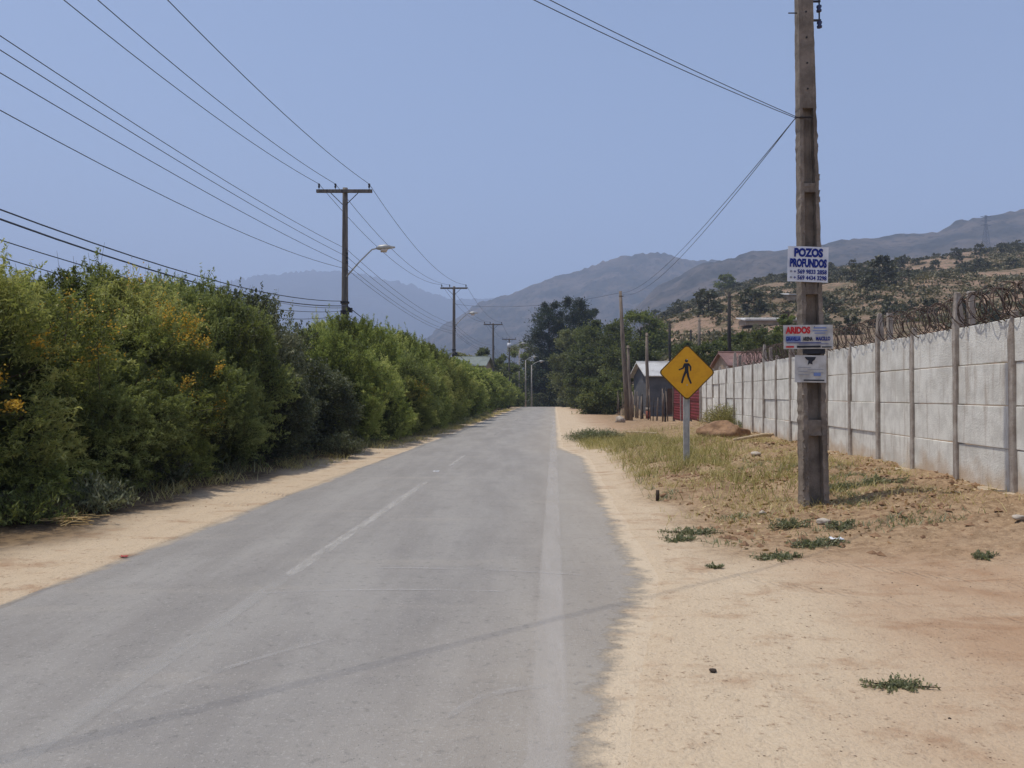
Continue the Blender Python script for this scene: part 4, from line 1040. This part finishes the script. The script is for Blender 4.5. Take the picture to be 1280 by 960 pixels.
# walking figure: head, torso, arms and legs as one flat print
fig = MB(); S = hd / 35.0       # one photo pixel in metres
def limb(p, q, w0, w1):
    a = Vector((p[0], p[1])); b = Vector((q[0], q[1])); d = (b - a).normalized(); nrm = Vector((-d.y, d.x))
    pts = [a + nrm * w0 / 2, a - nrm * w0 / 2, b - nrm * w1 / 2, b + nrm * w1 / 2]
    limb.k += .0004
    fig.poly_prism(at_([(v.x * S, v.y * S) for v in pts]), -.0560 - limb.k, -.053)
limb.k = 0
fig.poly_prism(at_([(-.6 * S + 2.0 * S * math.cos(a), 14.4 * S + 2.0 * S * math.sin(a)) for a in np.linspace(0, 2 * PI, 14, endpoint=False)]), -.0562, -.053)
limb((-.7, 11.4), (-.5, 1.5), 5.6, 4.2); limb((-2.6, 10.6), (-5.2, 4.8), 2.2, 1.9); limb((-5.0, 5.2), (-10.2, 3.0), 1.9, 1.5)
limb((1.6, 10.8), (4.6, 6.6), 2.2, 1.9); limb((4.5, 7.2), (4.4, 1.8), 2.0, 1.5)
limb((-1.0, 2.4), (-4.6, -6.2), 3.0, 2.3); limb((-4.4, -5.4), (-6.6, -13.4), 2.3, 2.1)
limb((.2, 2.4), (1.8, -6.4), 3.0, 2.3); limb((1.7, -5.6), (5.0, -14.0), 2.3, 2.1)
fig.build('pedestrian_symbol', M_black, pl)
for z in (zc + hd * .45, zc - hd * .45): MB().tube([(xo, -.055, z), (xo, -.06, z)], .012, 8).build('bolt', M_galv, sg)

# ------------------------------------------------------------------ wooden power poles on the left
M_pole = simple('weathered_pole', rgb((124, 116, 108)), rgb((86, 80, 76)), 3, stretch=(4, 4, .4), bump=.01)
M_pale = concrete('lamp_pole_concrete', rgb((176, 168, 158)), rgb((150, 142, 134)), rgb((120, 110, 100)), 4)
M_glass = N('lamp_glass', .2, .5).color(rgb((210, 190, 170))).m
PG = 'power poles with crossarms along the left verge'
lp = [(None, .7, 10.0), (431, 31.0, P(431, 235, 31).z), (567.5, 64.0, P(567, 358, 64).z), (616.5, 91.0, P(616, 404, 91).z), (636.5, 121.0, P(636, 423, 121).z)]
pp = []
for px, Y, zt in lp:
    x = -8.55 if px is None else P(px, 400, Y).x
    pp.append((x, Y, zt))
plabels = ['', 'nearest grey power pole with crossarm rising behind the hedge', 'second grey power pole with crossarm above the far hedge', 'third slim power pole with crossarm by the green roofed house', 'farthest power pole with crossarm and white transformer box']
ARMZ = .12
lines_at = []
for k, (x, Y, zt) in enumerate(pp):
    z0 = gz(x, Y); H = zt - z0
    lines_at.append((x, Y, zt))
    if k == 0: continue
    r = empty('power_pole', (x, Y, z0), plabels[k], 'utility pole', PG)
    nseg = 20
    mb = MB(); mb.tube([(.0, 0, -.3 + (H + .3) * i / nseg) for i in range(nseg + 1)], [.175 - .07 * i / nseg for i in range(nseg + 1)], 10); mb.build('shaft', M_pole, r, smooth=True)
    arm = MB().box((0, -.16, H - ARMZ - .05), (2.25, .10, .13)).build('crossarm', M_pole, r, bevel=.008)
    for sx in (-1.02, -.36, 1.0):
        MB().tube([(sx, -.16, H - ARMZ), (sx, -.16, H - ARMZ + .06), (sx, -.16, H + .0), (sx, -.16, H + .05), (sx, -.16, H + .10), (sx, -.16, H + .14)], [.012, .012, .05, .03, .05, .02], 8).build('insulator', M_hw, arm, smooth=True)
    mb = MB()
    for sx in (-1, 1): mb.tube([(sx * .55, -.14, H - .24), (sx * .06, -.14, H - .72)], .017, 5)
    mb.build('brace', M_hw, r)
    for (zz, w_) in ((.26, 0), (.42, 0), (.58, 0)):
        z = 7.5 - z0 - zz * 1.1 + .1
        MB().tube([(.12, -.14, z - .05), (.12, -.14, z), (.12, -.14, z + .05)], [.045, .03, .045], 8).build('spool', M_hw, r)
    mb = MB()
    for zz in (5.36, 5.0, 4.9): mb.tube([(0, 0, zz - z0 - .04), (0, 0, zz - z0 + .04)], .185, 10)
    mb.box((.22, -.05, 5.05 - z0), (.18, .14, .18)); mb.build('cable_clamp', M_hw, r)
    if k == 4: MB().tube([(0, -.3, H - 1.5), (0, -.3, H - .75)], .3, 12).build('transformer', M_plast, r, smooth=True)
def street_lamp(x, Y, z, dx, dz, L, label, head_len=.75):
    r = empty('street_lamp', (x, Y, z), label, 'street lamp', 'street lamps along the road')
    e = Vector((dx, -.25, dz))
    MB().tube([(0, -.12, 0), tuple(e * .5 + Vector((0, 0, .06))), tuple(e), (e.x + .25, e.y, e.z + .06)], [.03, .03, .028, .026], 8).build('arm', M_galv, r, smooth=True)
    hb = Matrix.Rotation(R(-4), 3, 'Y')
    hd_ = MB(); hd_.tube([(e.x + .18, e.y, e.z + .05), (e.x + .3, e.y, e.z + .08), (e.x + .55, e.y, e.z + .10), (e.x + .18 + head_len, e.y, e.z + .09)], [.05, .10, .11, .03], 10)
    h_ = hd_.build('head', M_galv, r, smooth=True)
    MB().tube([(e.x + .38, e.y, e.z + .06), (e.x + .4, e.y, e.z - .03), (e.x + .55, e.y, e.z - .04), (e.x + .62, e.y, e.z + .05)], [.05, .09, .09, .04], 10).build('lens', M_glass, h_, smooth=True)
x, Y, zt = pp[1]; street_lamp(x + .1, Y - .1, P(437, 347, Y).z, 1.05, P(437, 314, Y).z - P(437, 347, Y).z, 1, 'street lamp with sloping arm on the nearest crossarm pole')
x, Y, zt = pp[2]; street_lamp(x + .1, Y - .1, P(575, 408, Y).z, 1.0, 1.0, 1, 'pale street lamp on the second crossarm pole')
x, Y, zt = pp[4]; street_lamp(x + .1, Y - .1, P(636, 437, Y).z, 1.6, .9, 1, 'street lamp high on the farthest crossarm pole', 1.0)
for px, top, Y, lab, lab2 in ((649, 438, 136, 'pale concrete lamp post farthest along the left edge', 'lamp head on the farthest pale lamp post'), (657, 450, 114, 'tallest looking pale concrete lamp post by the dark trees', 'lamp head on the middle pale lamp post'), (664.5, 456, 103, 'pale concrete lamp post standing at the road edge where the road ends', 'lamp head on the pale post at the road edge')):
    p_ = P(px, top, Y); z0 = gz(p_.x, Y)
    r = empty('lamp_post', (p_.x, Y, z0), lab, 'lamp post', 'pale lamp posts at the far road edge')
    MB().tube([(0, 0, -.3), (0, 0, (p_.z - z0) * .5), (0, 0, p_.z - z0)], [.13, .10, .075], 9).build('shaft', M_pale, r, smooth=True)
    street_lamp(p_.x, Y - .05, p_.z - .1, .8, .5, 1, lab2, .8)

# ---- wires
def span(a, b, sag, n=22):
    a, b = Vector(a), Vector(b); o = []
    for i in range(n + 1):
        t = i / n; p = a.lerp(b, t); p.z -= 4 * sag * t * (1 - t); o.append(p)
    return o
def wire(name, label, spans, r=.011, group=None, mat=None):
    mb = MB(); pts = []
    for s_ in spans: pts += s_ if not pts else s_[1:]
    mb.tube(pts, r, 5); o = mb.build(name, mat or M_cable, smooth=True); return tag(o, label, 'wire', group)
def along_poles(off, zfun, sags, y_off=-.16):
    pts = [Vector((x + off, Y + y_off, zfun(k, zt))) for k, (x, Y, zt) in enumerate(pp)]
    return [span(pts[i], pts[i+1], sags[i]) for i in range(len(pts) - 1)]
LG = 'overhead lines along the left poles'
for off, lab in ((-1.02, 'top power line on the hedge side end of the crossarms'), (-.36, 'top power line just left of the pole tops'), (1.0, 'top power line on the road side end of the crossarms')):
    wire('power_line', lab, along_poles(off, lambda k, zt: zt + .12, [.8, .95, .8, .8]), .0105, LG)
for i, (zt_, s0, lab) in enumerate(((7.5, .42, 'thin line of the middle bundle, topmost at the nearest pole'), (7.2, .33, 'thin line second from the top in the middle bundle'), (6.88, .36, 'thin line second from the bottom in the middle bundle'), (6.7, .78, 'slack lowest line of the middle bundle'))):
    wire('power_line', lab, along_poles(.1, lambda k, zt, z_=zt_: z_, [s0, .5, .5, .5]), .0085, LG)
for i, (zt_, s0, r_, lab) in enumerate(((5.4, .92, .014, 'thick upper black cable sagging just above the hedge'), (5.22, .98, .017, 'thickest black cable sagging over the hedge tops'), (5.0, 1.0, .010, 'thin cable under the two thick ones over the hedge'), (4.85, 1.2, .009, 'lowest thin cable dipping into the hedge tops'))):
    wire('cable', lab, along_poles(.12 if i % 2 else -.12, lambda k, zt, z_=zt_: z_, [s0, .9, .8, .8]), r_, LG)
at1 = pp[1]
for (px, py, Y, zt_, lab) in ((300, 362, 44, 5.15, 'service cable leaving the nearest pole low to the left'), (330, 412, 40, 4.85, 'service cable sloping down left behind the nearest pole')):
    wire('cable', lab, [span((at1[0], at1[1], zt_), P(px, py, Y), .3)], .012, LG)
A = Vector((pb.x + pdx(5.2) - pw(5.2) / 2 - .06, pb.y - .12, WZ.z))
for dz, sag, ex, ez, lab in ((.0, .34, -8.6, 7.1, 'upper service wire from the concrete pole across the road'), (-.02, .42, -8.7, 7.15, 'lower service wire from the concrete pole across the road')):
    wire('service_wire', lab, [span(A + Vector((0, 0, dz)), (ex, .67, ez), sag, 30)], .0048, 'service wires tied to the concrete pole')
rA_ = P(775, 366, 47)
for dx, sag, lab in ((0, .62, 'slack wire from the concrete pole to the leaning wooden pole, upper strand'), (.1, .75, 'slack wire from the concrete pole to the leaning wooden pole, lower strand')):
    wire('service_wire', lab, [span(A, rA_ + Vector((dx, 0, -dx)), sag, 30)], .006, 'service wires tied to the concrete pole')
wire('service_wire', 'faint wire from the far crossarm pole over to the leaning wooden pole', [span((pp[2][0], pp[2][1], 9.2), rA_, .5)], .009)

# ------------------------------------------------------------------ poles, fence, gate and buildings on the right
M_oldwood = simple('grey_timber', rgb((136, 122, 108)), rgb((96, 84, 74)), 4, stretch=(5, 5, .5))
M_blackwood = simple('dark_timber', rgb((58, 54, 52)), rgb((38, 36, 36)), 4, stretch=(5, 5, .5))
def wood_pole(label, b, t, r0, r1, mat, extra=None):
    r = empty('wooden_pole', b, label, 'pole'); b, t = Vector(b), Vector(t); d = t - b
    MB().tube([d * -.04, d * .3 + Vector((.02, 0, 0)), d * .65 - Vector((.02, 0, 0)), d], [r0, r0 * .9, (r0 + r1) / 2, r1], 9).build('shaft', mat, r, smooth=True)
    MB().tube([d * .96 + Vector((-.12, -.1, 0)), d * .96 + Vector((.16, -.1, 0))], .025, 6).build('bracket', M_hw, r)
    if extra:
        for f0, f1, m_ in extra: MB().tube([d * f0, d * f1], r0 * 1.12, 9).build('painted_band', m_, r, smooth=True)
    return r
b = P(784, 524, 47); b.z = gz(b.x, b.y)
wood_pole('tall grey wooden pole leaning left by the fence', b, P(775.5, 364, 47), .17, .09, M_oldwood)
b = P(789, 524, 46.5); b.z = gz(b.x, b.y)
wood_pole('short grey pole propped beside the tall leaning one', b, P(785, 432, 46.8), .11, .08, M_oldwood)
M_brick = simple('red_oxide', rgb((150, 86, 66)), rgb((120, 66, 52)), 5)
b = P(810, 518, 50); b.z = gz(b.x, b.y)
wood_pole('grey pole with a white painted ring before the white roofed house', b, P(808.5, 416, 50), .13, .085, M_oldwood, [(.10, .13, M_white), (.0, .09, M_brick)])
for px, py, Y, r_, mt, lab in ((837, 404, 62, .13, M_blackwood, 'slim dark pole above the left corner of the yellow sign'), (863.5, 412, 68, .12, M_blackwood, 'short dark pole right above the yellow sign'), (874, 398, 64, .15, M_oldwood, 'grey brown pole just right of the yellow sign top'), (911.5, 365, 46, .13, M_blackwood, 'tall black pole standing behind the red roof')):
    t = P(px, py, Y); z0 = max(gz(t.x, Y), float(hill_z(t.x / Y, Y)) - .2)
    wood_pole(lab, Vector((t.x + .04, Y, z0)), t, r_, r_ * .7, mt)

fence = empty('post_fence', (0, 0, 0), 'rough wooden post and wire fence below the wooden poles', 'fence')
fa, fb = P(769, 522, 60), P(836, 526, 43); fence.location = (fa.x, fa.y, gz(fa.x, fa.y)); fo = Vector(fence.location)
tops = []
npst = 26
for k in range(npst):
    t = k / (npst - 1); p_ = fa.lerp(fb, t) ; p_.x += random.gauss(0, .12); p_.y += random.gauss(0, .1); p_.z = gz(p_.x, p_.y)
    hh = random.uniform(1.35, 2.0); r_ = random.choice([.025, .03, .04, .055]); ln = Vector((random.gauss(0, .05), random.gauss(0, .05), hh))
    MB().tube([p_ - fo - Vector((0, 0, .2)), p_ - fo + ln * .5, p_ - fo + ln], [r_, r_ * .95, r_ * .8], 7).build('post', M_oldwood if k % 3 else M_blackwood, fence, smooth=True)
    tops.append((p_ - fo, ln))
mb = MB()
for f in (.2, .42, .64, .86):
    mb.tube([q + l * (f * 1.35 / l.z) for q, l in tops], .006, 4)
mb.build('fence_wire', M_wire, fence)

M_redm = N('red_painted_steel', .55, .3); v = M_redm.coord(); wv = M_redm.n('TexWave', wave_type='BANDS', bands_direction='Z'); wv.inputs['Scale'].default_value = 2.2; M_redm.L(v, wv.inputs['Vector'])
M_redm.color(M_redm.mix(M_redm.ramp(M_redm.noise(v, 3, 5), .35, .7), rgb((128, 34, 38)), rgb((104, 30, 32)))); M_redm.bump(wv.outputs['Fac'], .02, .8); M_redm = M_redm.m
yg0, yg1 = ypost[-1] + .35, 45.0
gate = empty('steel_gate', (wx(yg0), yg0, gz(wx(yg0), yg0)), 'dark red sheet metal gate at the end of the wall', 'gate'); go = Vector(gate.location)
yy = np.linspace(yg0, yg1, 4)
for k, y in enumerate(yy):
    c_ = Vector((wx(y), y, gz(wx(y), y))) - go
    MB().box(c_ + Vector((0, 0, 1.15)), (.14, .14, 2.5), WROT).build('post', M_post if k % 2 == 0 else M_oldwood, gate, bevel=.01)
    if k < 3:
        c2 = Vector((wx(yy[k+1]), yy[k+1], gz(wx(yy[k+1]), yy[k+1]))) - go; m_ = (c_ + c2) / 2
        pn = MB().box(m_ + Vector((0, 0, 1.1)), ((c2 - c_).length - .2, .03, 1.95), WROT).build('leaf', M_redm, gate)
        mb = MB()
        for z in (.25, 1.1, 1.95): mb.box(m_ + face * .03 + Vector((0, 0, z)), ((c2 - c_).length - .22, .03, .05), WROT)
        mb.build('rail', M_redm, pn)

def corr(name, c1, c2, metal=0, sc=12):
    m = N(name, .5, .4, metal); v = m.coord(); w = m.n('TexWave', wave_type='BANDS', bands_direction='X'); w.inputs['Scale'].default_value = sc; m.L(v, w.inputs['Vector'])
    m.color(m.mix(m.ramp(m.noise(v, 1.2, 5), .4, .7), c1, c2)); m.bump(w.outputs['Fac'], .03, .8); return m.m
M_roofw = corr('white_sheet_roof', rgb((232, 228, 220)), rgb((204, 198, 190)))
M_roofr = corr('red_tile_roof', rgb((150, 112, 100)), rgb((118, 86, 76)), sc=6)
M_roofg = corr('green_sheet_roof', rgb((150, 156, 144)), rgb((128, 134, 124)))
M_wallb = simple('blue_grey_plaster', rgb((94, 94, 96)), rgb((78, 78, 80)), 2)
M_wallt = simple('tan_plaster', rgb((172, 152, 130)), rgb((148, 128, 108)), 2)
M_dkglass = N('window_glass', .1, .6).color(rgb((36, 42, 52))).m
M_doorw = simple('door_wood', rgb((92, 66, 48)), rgb((70, 50, 38)), 5)
def house(name, label, c, w, d, hw, hr, mw, mr, rz=0, over=.35, ridge='x', wins=(-.27, .27)):
    r = empty(name, c, label, 'house', None, rz)
    wl = MB(); wl.box((0, 0, hw / 2 - .3), (w, d, hw + .6))
    if ridge == 'x':
        for sx in (-1, 1):
            b_ = len(wl.v); x = sx * w / 2 * .999
            wl.v += [Vector((x, -d / 2, hw)), Vector((x, d / 2, hw)), Vector((x, 0, hw + hr))]; wl.f.append([b_, b_ + 1, b_ + 2])
    wl.build('wall', mw, r)
    sl_ = math.atan2(hr, d / 2); L_ = math.hypot(hr + over * math.tan(sl_), d / 2 + over)
    rf = MB()
    for sy_ in (-1, 1):
        cy = sy_ * (d / 2 + over) / 2; cz = hw + hr - (hr + over * math.tan(sl_)) / 2 + .06
        rf.box((0, cy, cz), (w + 2 * over, L_, .07), Matrix.Rotation(-sy_ * sl_, 3, 'X'))
    ro = rf.build('roof', mr, r)
    MB().tube([(-w / 2 - over, 0, hw + hr + .09), (w / 2 + over, 0, hw + hr + .09)], .07, 8).build('ridge_cap', mr, ro)
    for x in [w * q for q in wins]:
        fr = MB().box((x, -d / 2 - .02, hw * .58), (.98, .06, .9)).build('window', M_white, r); MB().box((x, -d / 2 - .052, hw * .58), (.82, .012, .74)).build('pane', M_dkglass, fr)
    dr_ = MB().box((0, -d / 2 - .02, 1.02), (.9, .06, 2.0)).build('door', M_doorw, r); MB().tube([(.32, -d / 2 - .1, 1.0), (.32, -d / 2 - .04, 1.0)], .03, 8).build('handle', M_hw, dr_)
    return r
hc = P(826, 468, 56); house('house', 'small house with a white sheet roof and blue grey wall behind the fence', Vector((P(838, 470, 56).x, 58, gz(hc.x, 56))), 3.7, 4.6, P(0, 469, 56).z - gz(hc.x, 56), .95, M_wallb, M_roofw, R(4), wins=(.3,))
hc = P(930, 446, 44); house('house', 'house with a dull red roof just behind the concrete wall', Vector((hc.x + .2, 45.5, .35)), 2.2, 3.2, P(0, 455, 44).z - .45, .75, M_wallt, M_roofr, R(3), .2)
hc = P(588, 452, 82); house('house', 'house with a pale green sheet roof behind the far hedge', Vector((hc.x, 84, gz(hc.x, 84))), 3.6, 5, P(0, 457, 82).z - gz(hc.x, 84), .95, M_wallt, M_roofg, R(-8))
def shed(label, px, py, Y, w, h, mr):
    c = P(px, py, Y); z0 = float(hill_z(c.x / Y, Y)); r = empty('shed', (c.x, Y, z0 - .3), label, 'shed')
    MB().box((0, 0, h / 2), (w, 3.5, h)).build('wall', M_wallt, r); MB().box((0, -.1, h + .08), (w + .6, 4.2, .14), Matrix.Rotation(R(9), 3, 'X')).build('roof', mr, r)
    d_ = MB().box((w * .2, -1.77, .95), (.9, .05, 1.8)).build('door', M_doorw, r); return r
def hill_hit(px, py):
    Y = 60.
    while Y < 250:
        p_ = P(px, py, Y)
        if p_.z <= float(hill_z(p_.x / Y, Y)): return p_
        Y += 1
    return None
for px, py, w, h, lab, mt in ((963, 405, 8.0, .9, 'long low shed with a pale roof on the hillside left of the pole', M_roofw), (992, 376, 2.6, 1.2, 'tiny white hut on the hill beside the blue lettered sign', M_roofw)):
    q = hill_hit(px, py)
    if q: shed(lab, px, py, q.y, w, h, mt)

# lattice tower on the ridge
def tower(px, py_base, py_top):
    a = (px - 640) / FPX; j = int(np.argmin(abs(mA - a))); best = None
    for i in range(len(mY)):
        if 493 - (mZ[i, j] - CAMZ) / mY[i] * FPX <= py_base: best = i; break
    i = best if best is not None else 30
    Y = mY[i]; z0 = mZ[i, j]; H = P(px, py_top, Y).z - z0
    r = empty('lattice_tower', (a * Y, Y, z0 - 1), 'grey lattice transmission tower on the ridge at right', 'tower')
    mb = MB(); w0, w1 = H * .17, H * .035; nb = 9; th = max(.16, H * .006)
    def cor(s_, k): w = (w0 + (w1 - w0) * min(1, s_ * 1.25)) / 2; return Vector(((-1, 1, 1, -1)[k] * w, (-1, -1, 1, 1)[k] * w, H * s_))
    for k in range(4): mb.tube([cor(0, k), cor(.8, k), cor(1, k)], th, 4)
    for i_ in range(nb):
        for k in range(4):
            s0, s1 = i_ / nb, (i_ + 1) / nb
            mb.tube([cor(s0, k), cor(s1, (k+1) % 4)], th * .6, 3); mb.tube([cor(s0, (k+1) % 4), cor(s1, k)], th * .6, 3)
    mb.build('mast', M_hw, r)
    for s_ in (.72, .84, .96):
        q = MB(); L_ = H * .15
        for sy_ in (-1, 1): q.tube([(-L_, 0, H * s_), (0, sy_ * w1 / 2, H * (s_ + .02)), (L_, 0, H * s_)], th * .8, 4)
        q.tube([(-L_, 0, H * s_), (0, 0, H * s_ - H * .02), (L_, 0, H * s_)], th * .6, 4); q.build('crossarm', M_hw, r)
tower(1234, 313, 268)

# ------------------------------------------------------------------ trees
def place_tree(o, px, Y, dz=0, rot=0, sc=1):
    x = (px - 640) / FPX * Y
    o.location = (x, Y, gz(x, Y) + dz); o.rotation_euler = (0, 0, rot); o.scale = (sc, sc, sc); return o
def th_(px, top, Y): return P(px, top, Y).z - gz(P(px, top, Y).x, Y)
place_tree(make_tree('pine_tree', 'tall dark pine at the end of the road, left of the pair', 'tree', 201, th_(688, 380, 126), 3.6, M_pine, M_bark, .12, 80, 340, .42, .10, 'tall', clump_r=.44), 688, 126)
place_tree(make_tree('pine_tree', 'tall dark pine at the end of the road, topmost of the pair', 'tree', 202, th_(717, 374, 130), 3.8, M_pine, M_bark, .15, 80, 340, .42, .10, 'tall', clump_r=.42), 716, 130)
place_tree(make_tree('pine_tree', 'shorter dark pine beside the tall pair, on its right', 'tree', 203, th_(738, 387, 133), 2.8, M_pine, M_bark, .3, 34, 360, .42, .10, 'tall', clump_r=.36), 738, 133)
place_tree(make_tree('pine_tree', 'dark tree low beside the left foot of the pines', 'tree', 204, th_(684, 448, 119), 2.6, M_pine, M_bark, .03, 40, 340, .4, .14, 'round', clump_r=.36), 681, 119)
place_tree(make_tree('broadleaf_tree', 'dark shady tree at the foot of the pines where the road ends', 'tree', 205, th_(706, 452, 117), 3.2, M_leafD, M_bark, .03, 44, 340, .36, .16, 'round', clump_r=.36, tint0=.2), 708, 118)
place_tree(make_tree('olive_tree', 'pale olive green tree in front of the dark pines', 'tree', 206, th_(722, 410, 106), 3.6, M_olive, M_bark, .15, 52, 380, .34, .12, 'round', clump_r=.3), 722, 107)
place_tree(make_tree('broadleaf_tree', 'broad green tree behind the leaning wooden pole', 'tree', 207, th_(762, 402, 92), 4.0, M_mid, M_bark, .04, 64, 420, .30, .14, 'round', clump_r=.3), 758, 92)
place_tree(make_tree('broadleaf_tree', 'dark green tree behind the white roofed house', 'tree', 208, th_(804, 392, 98), 4.2, M_leafD, M_bark, .05, 60, 400, .30, .14, 'round', clump_r=.3, tint0=.35), 800, 98)
place_tree(make_tree('broadleaf_tree', 'brownish green low tree overhanging the verge before the fence', 'tree', 209, th_(728, 440, 84), 2.6, M_mid, M_bark, .03, 44, 380, .26, .12, 'round', clump_r=.34, tint0=.35), 735, 86)
place_tree(make_tree('broadleaf_tree', 'dense green tree between the leaning pole and the white roof', 'tree', 210, th_(788, 425, 76), 2.9, M_mid, M_bark, .03, 46, 400, .25, .12, 'round', clump_r=.34, tint0=.4), 790, 78)
place_tree(make_tree('broadleaf_tree', 'greyish tree behind the lamp posts, left of the pines', 'tree', 211, th_(652, 428, 150), 4.2, M_olive, M_bark, .05, 44, 340, .42, .18, 'round', clump_r=.32, tint0=.4), 653, 150)
place_tree(make_tree('broadleaf_tree', 'dark low tree behind the lamp posts', 'tree', 212, th_(646, 442, 140), 4.6, M_leafD, M_bark, .03, 36, 320, .4, .18, 'round', clump_r=.36), 645, 141)
place_tree(make_tree('round_bush', 'bright green rounded bush at the far verge before the fence', 'bush', 213, th_(750, 470, 62), 1.7, M_mid, M_bark, .02, 40, 420, .18, .08, 'round', clump_r=.36, tint0=.6), 751, 62, -.15)
place_tree(make_tree('round_bush', 'small grey green bush where the road ends', 'bush', 214, 1.5, 1.2, M_leafC, M_bark, .02, 20, 260, .2, .1, 'round', clump_r=.4), 712, 98)
place_tree(make_tree('round_bush', 'small dark bush at the left end of the road', 'bush', 215, 1.6, 1.2, M_leafC, M_bark, .02, 20, 260, .2, .1, 'round', clump_r=.4), 674, 106, .2)
place_tree(make_tree('round_bush', 'dark bush along the fence under the trees', 'bush', 216, 2.6, 1.8, M_leafD, M_bark, .02, 34, 300, .2, .1, 'round', clump_r=.38), 772, 66)
for px, top, Y, cr, mt, sd, lab in ((540, 438, 98, 2.6, M_mid, 221, 'distant tree behind the hedge left of the second crossarm pole'), (578, 443, 105, 2.4, M_olive, 222, 'pale distant tree just left of the green roof'), (610, 436, 112, 2.6, M_mid, 223, 'distant tree right of the green roof behind the third pole'), (628, 444, 124, 2.8, M_leafD, 224, 'dark distant tree between the third and farthest crossarm poles')):
    place_tree(make_tree('broadleaf_tree', lab, 'tree', sd, th_(px, top, Y), cr, mt, M_bark, .05, 34, 300, .36, .16, 'round', clump_r=.34), px, Y)
for px, top, Y, cr, mt, sd, lab in ((892, 425, 62, 2.0, M_mid, 231, 'green bush behind the end of the wall'), (925, 418, 66, 2.2, M_mid, 232, 'green bush between the black pole and the red roof'), (958, 412, 58, 2.0, M_mid, 233, 'green tree behind the wall left of the concrete pole'), (985, 396, 64, 1.4, M_leafD, 234, 'dark narrow tree beside the concrete pole, behind the wall'), (860, 430, 66, 2.2, M_mid, 235, 'green bush behind the yellow sign')):
    z0 = float(hill_z((px - 640) / FPX, Y)) - .2
    t_ = make_tree('broadleaf_tree', lab, 'tree', sd, P(px, top, Y).z - z0, cr, mt, M_bark, .03, 34, 320, .24, .10, 'round', clump_r=.36, tint0=.45)
    t_.location = ((px - 640) / FPX * Y, Y, z0)

# ---- scrub on the hillside
def hill_proto(seed, h, cr, n, per):
    return make_tree('hill_shrub', 'dark green shrub growing on the dry hillside', 'shrub', seed, h, cr, M_hillshrub, M_bark, .02, n, per, .5, .28, 'round', 'dark shrubs scattered over the dry hillside', .4)
hpr = [hill_proto(301, 3.0, 2.1, 16, 60), hill_proto(302, 2.4, 2.4, 16, 60), hill_proto(303, 3.8, 1.9, 18, 60)]
hu = set(); cnt = 0; g = np.random.default_rng(77); placed = []
def put_hill(px, Y, sc, pr):
    global cnt
    o = pr if pr.name not in hu else copy_tree(pr); hu.add(pr.name)
    a = (px - 640) / FPX
    o.location = (a * Y, Y, float(hill_z(a, Y)) - .2); o.rotation_euler = (0, 0, g.random() * 6.28); o.scale = (sc * g.uniform(.85, 1.2), sc * g.uniform(.85, 1.2), sc * g.uniform(.8, 1.1)); cnt += 1
tries = 0
while cnt < 215 and tries < 6000:
    tries += 1
    px = g.uniform(800, 1340); Y = 78 + 172 * g.random() ** .72
    a = (px - 640) / FPX
    dens = float(noise(a * Y / 22, Y / 30, seed=88)) + .45 * (Y / 250) - (.25 if px < 1000 and Y < 190 else 0)
    if dens < .56: continue
    put_hill(px, Y, g.uniform(.28, .8) * (.8 + .3 * (Y / 250)), hpr[g.integers(0, 3)])
for px, py, sc, pr in ((848, 392, 1.0, 0), (886, 392, 1.1, 2), (943, 392, 1.1, 2), (870, 384, .9, 1), (990, 352, 1.2, 1), (1015, 352, 1.1, 0), (1070, 352, 1.1, 0), (1100, 358, 1.3, 2), (1085, 362, 1.0, 1), (930, 362, 1.0, 1)):
    q = hill_hit(px, py)
    if q: put_hill(px, q.y, sc, hpr[pr])
n = 26000; a = g.uniform(.17, .95, n); Y = 64 + 188 * g.random(n) ** .6
k_ = noise(a * Y / 14, Y / 18, seed=89) + .35 * noise(a * Y / 4, Y / 5, seed=90) > .64
a, Y = a[k_], Y[k_]; base = np.stack([a * Y, Y, hill_z(a, Y)], 1); m_ = len(base)
sz = g.uniform(.3, 1.0, m_)
pp_ = np.repeat(base, 9, 0) + g.normal(size=(m_ * 9, 3)) * np.repeat(sz, 9)[:, None] * np.array([.5, .5, .3]) + np.array([0, 0, .15])
tag(link('scrub', leaf_mesh('scrub', pp_, g.normal(size=(len(pp_), 3)) + np.array([0, 0, .4]), np.repeat(sz, 9) * .8, np.repeat(sz, 9) * .4, np.repeat(g.random(m_) * .9, 9), g), M_scrub), 'low dry scrub dotted over the hillside', 'scrub', kind='stuff')
t_ = make_tree('hill_tree', 'round dark tree standing out on the crest of the hill left of the pole', 'tree', 311, 5.2, 2.8, M_leafD, M_bark, .1, 24, 160, .5, .28, 'round', clump_r=.4)
t_.location = ((907 - 640) / FPX * 244, 244, float(hill_z((907 - 640) / FPX, 244)) - .2)
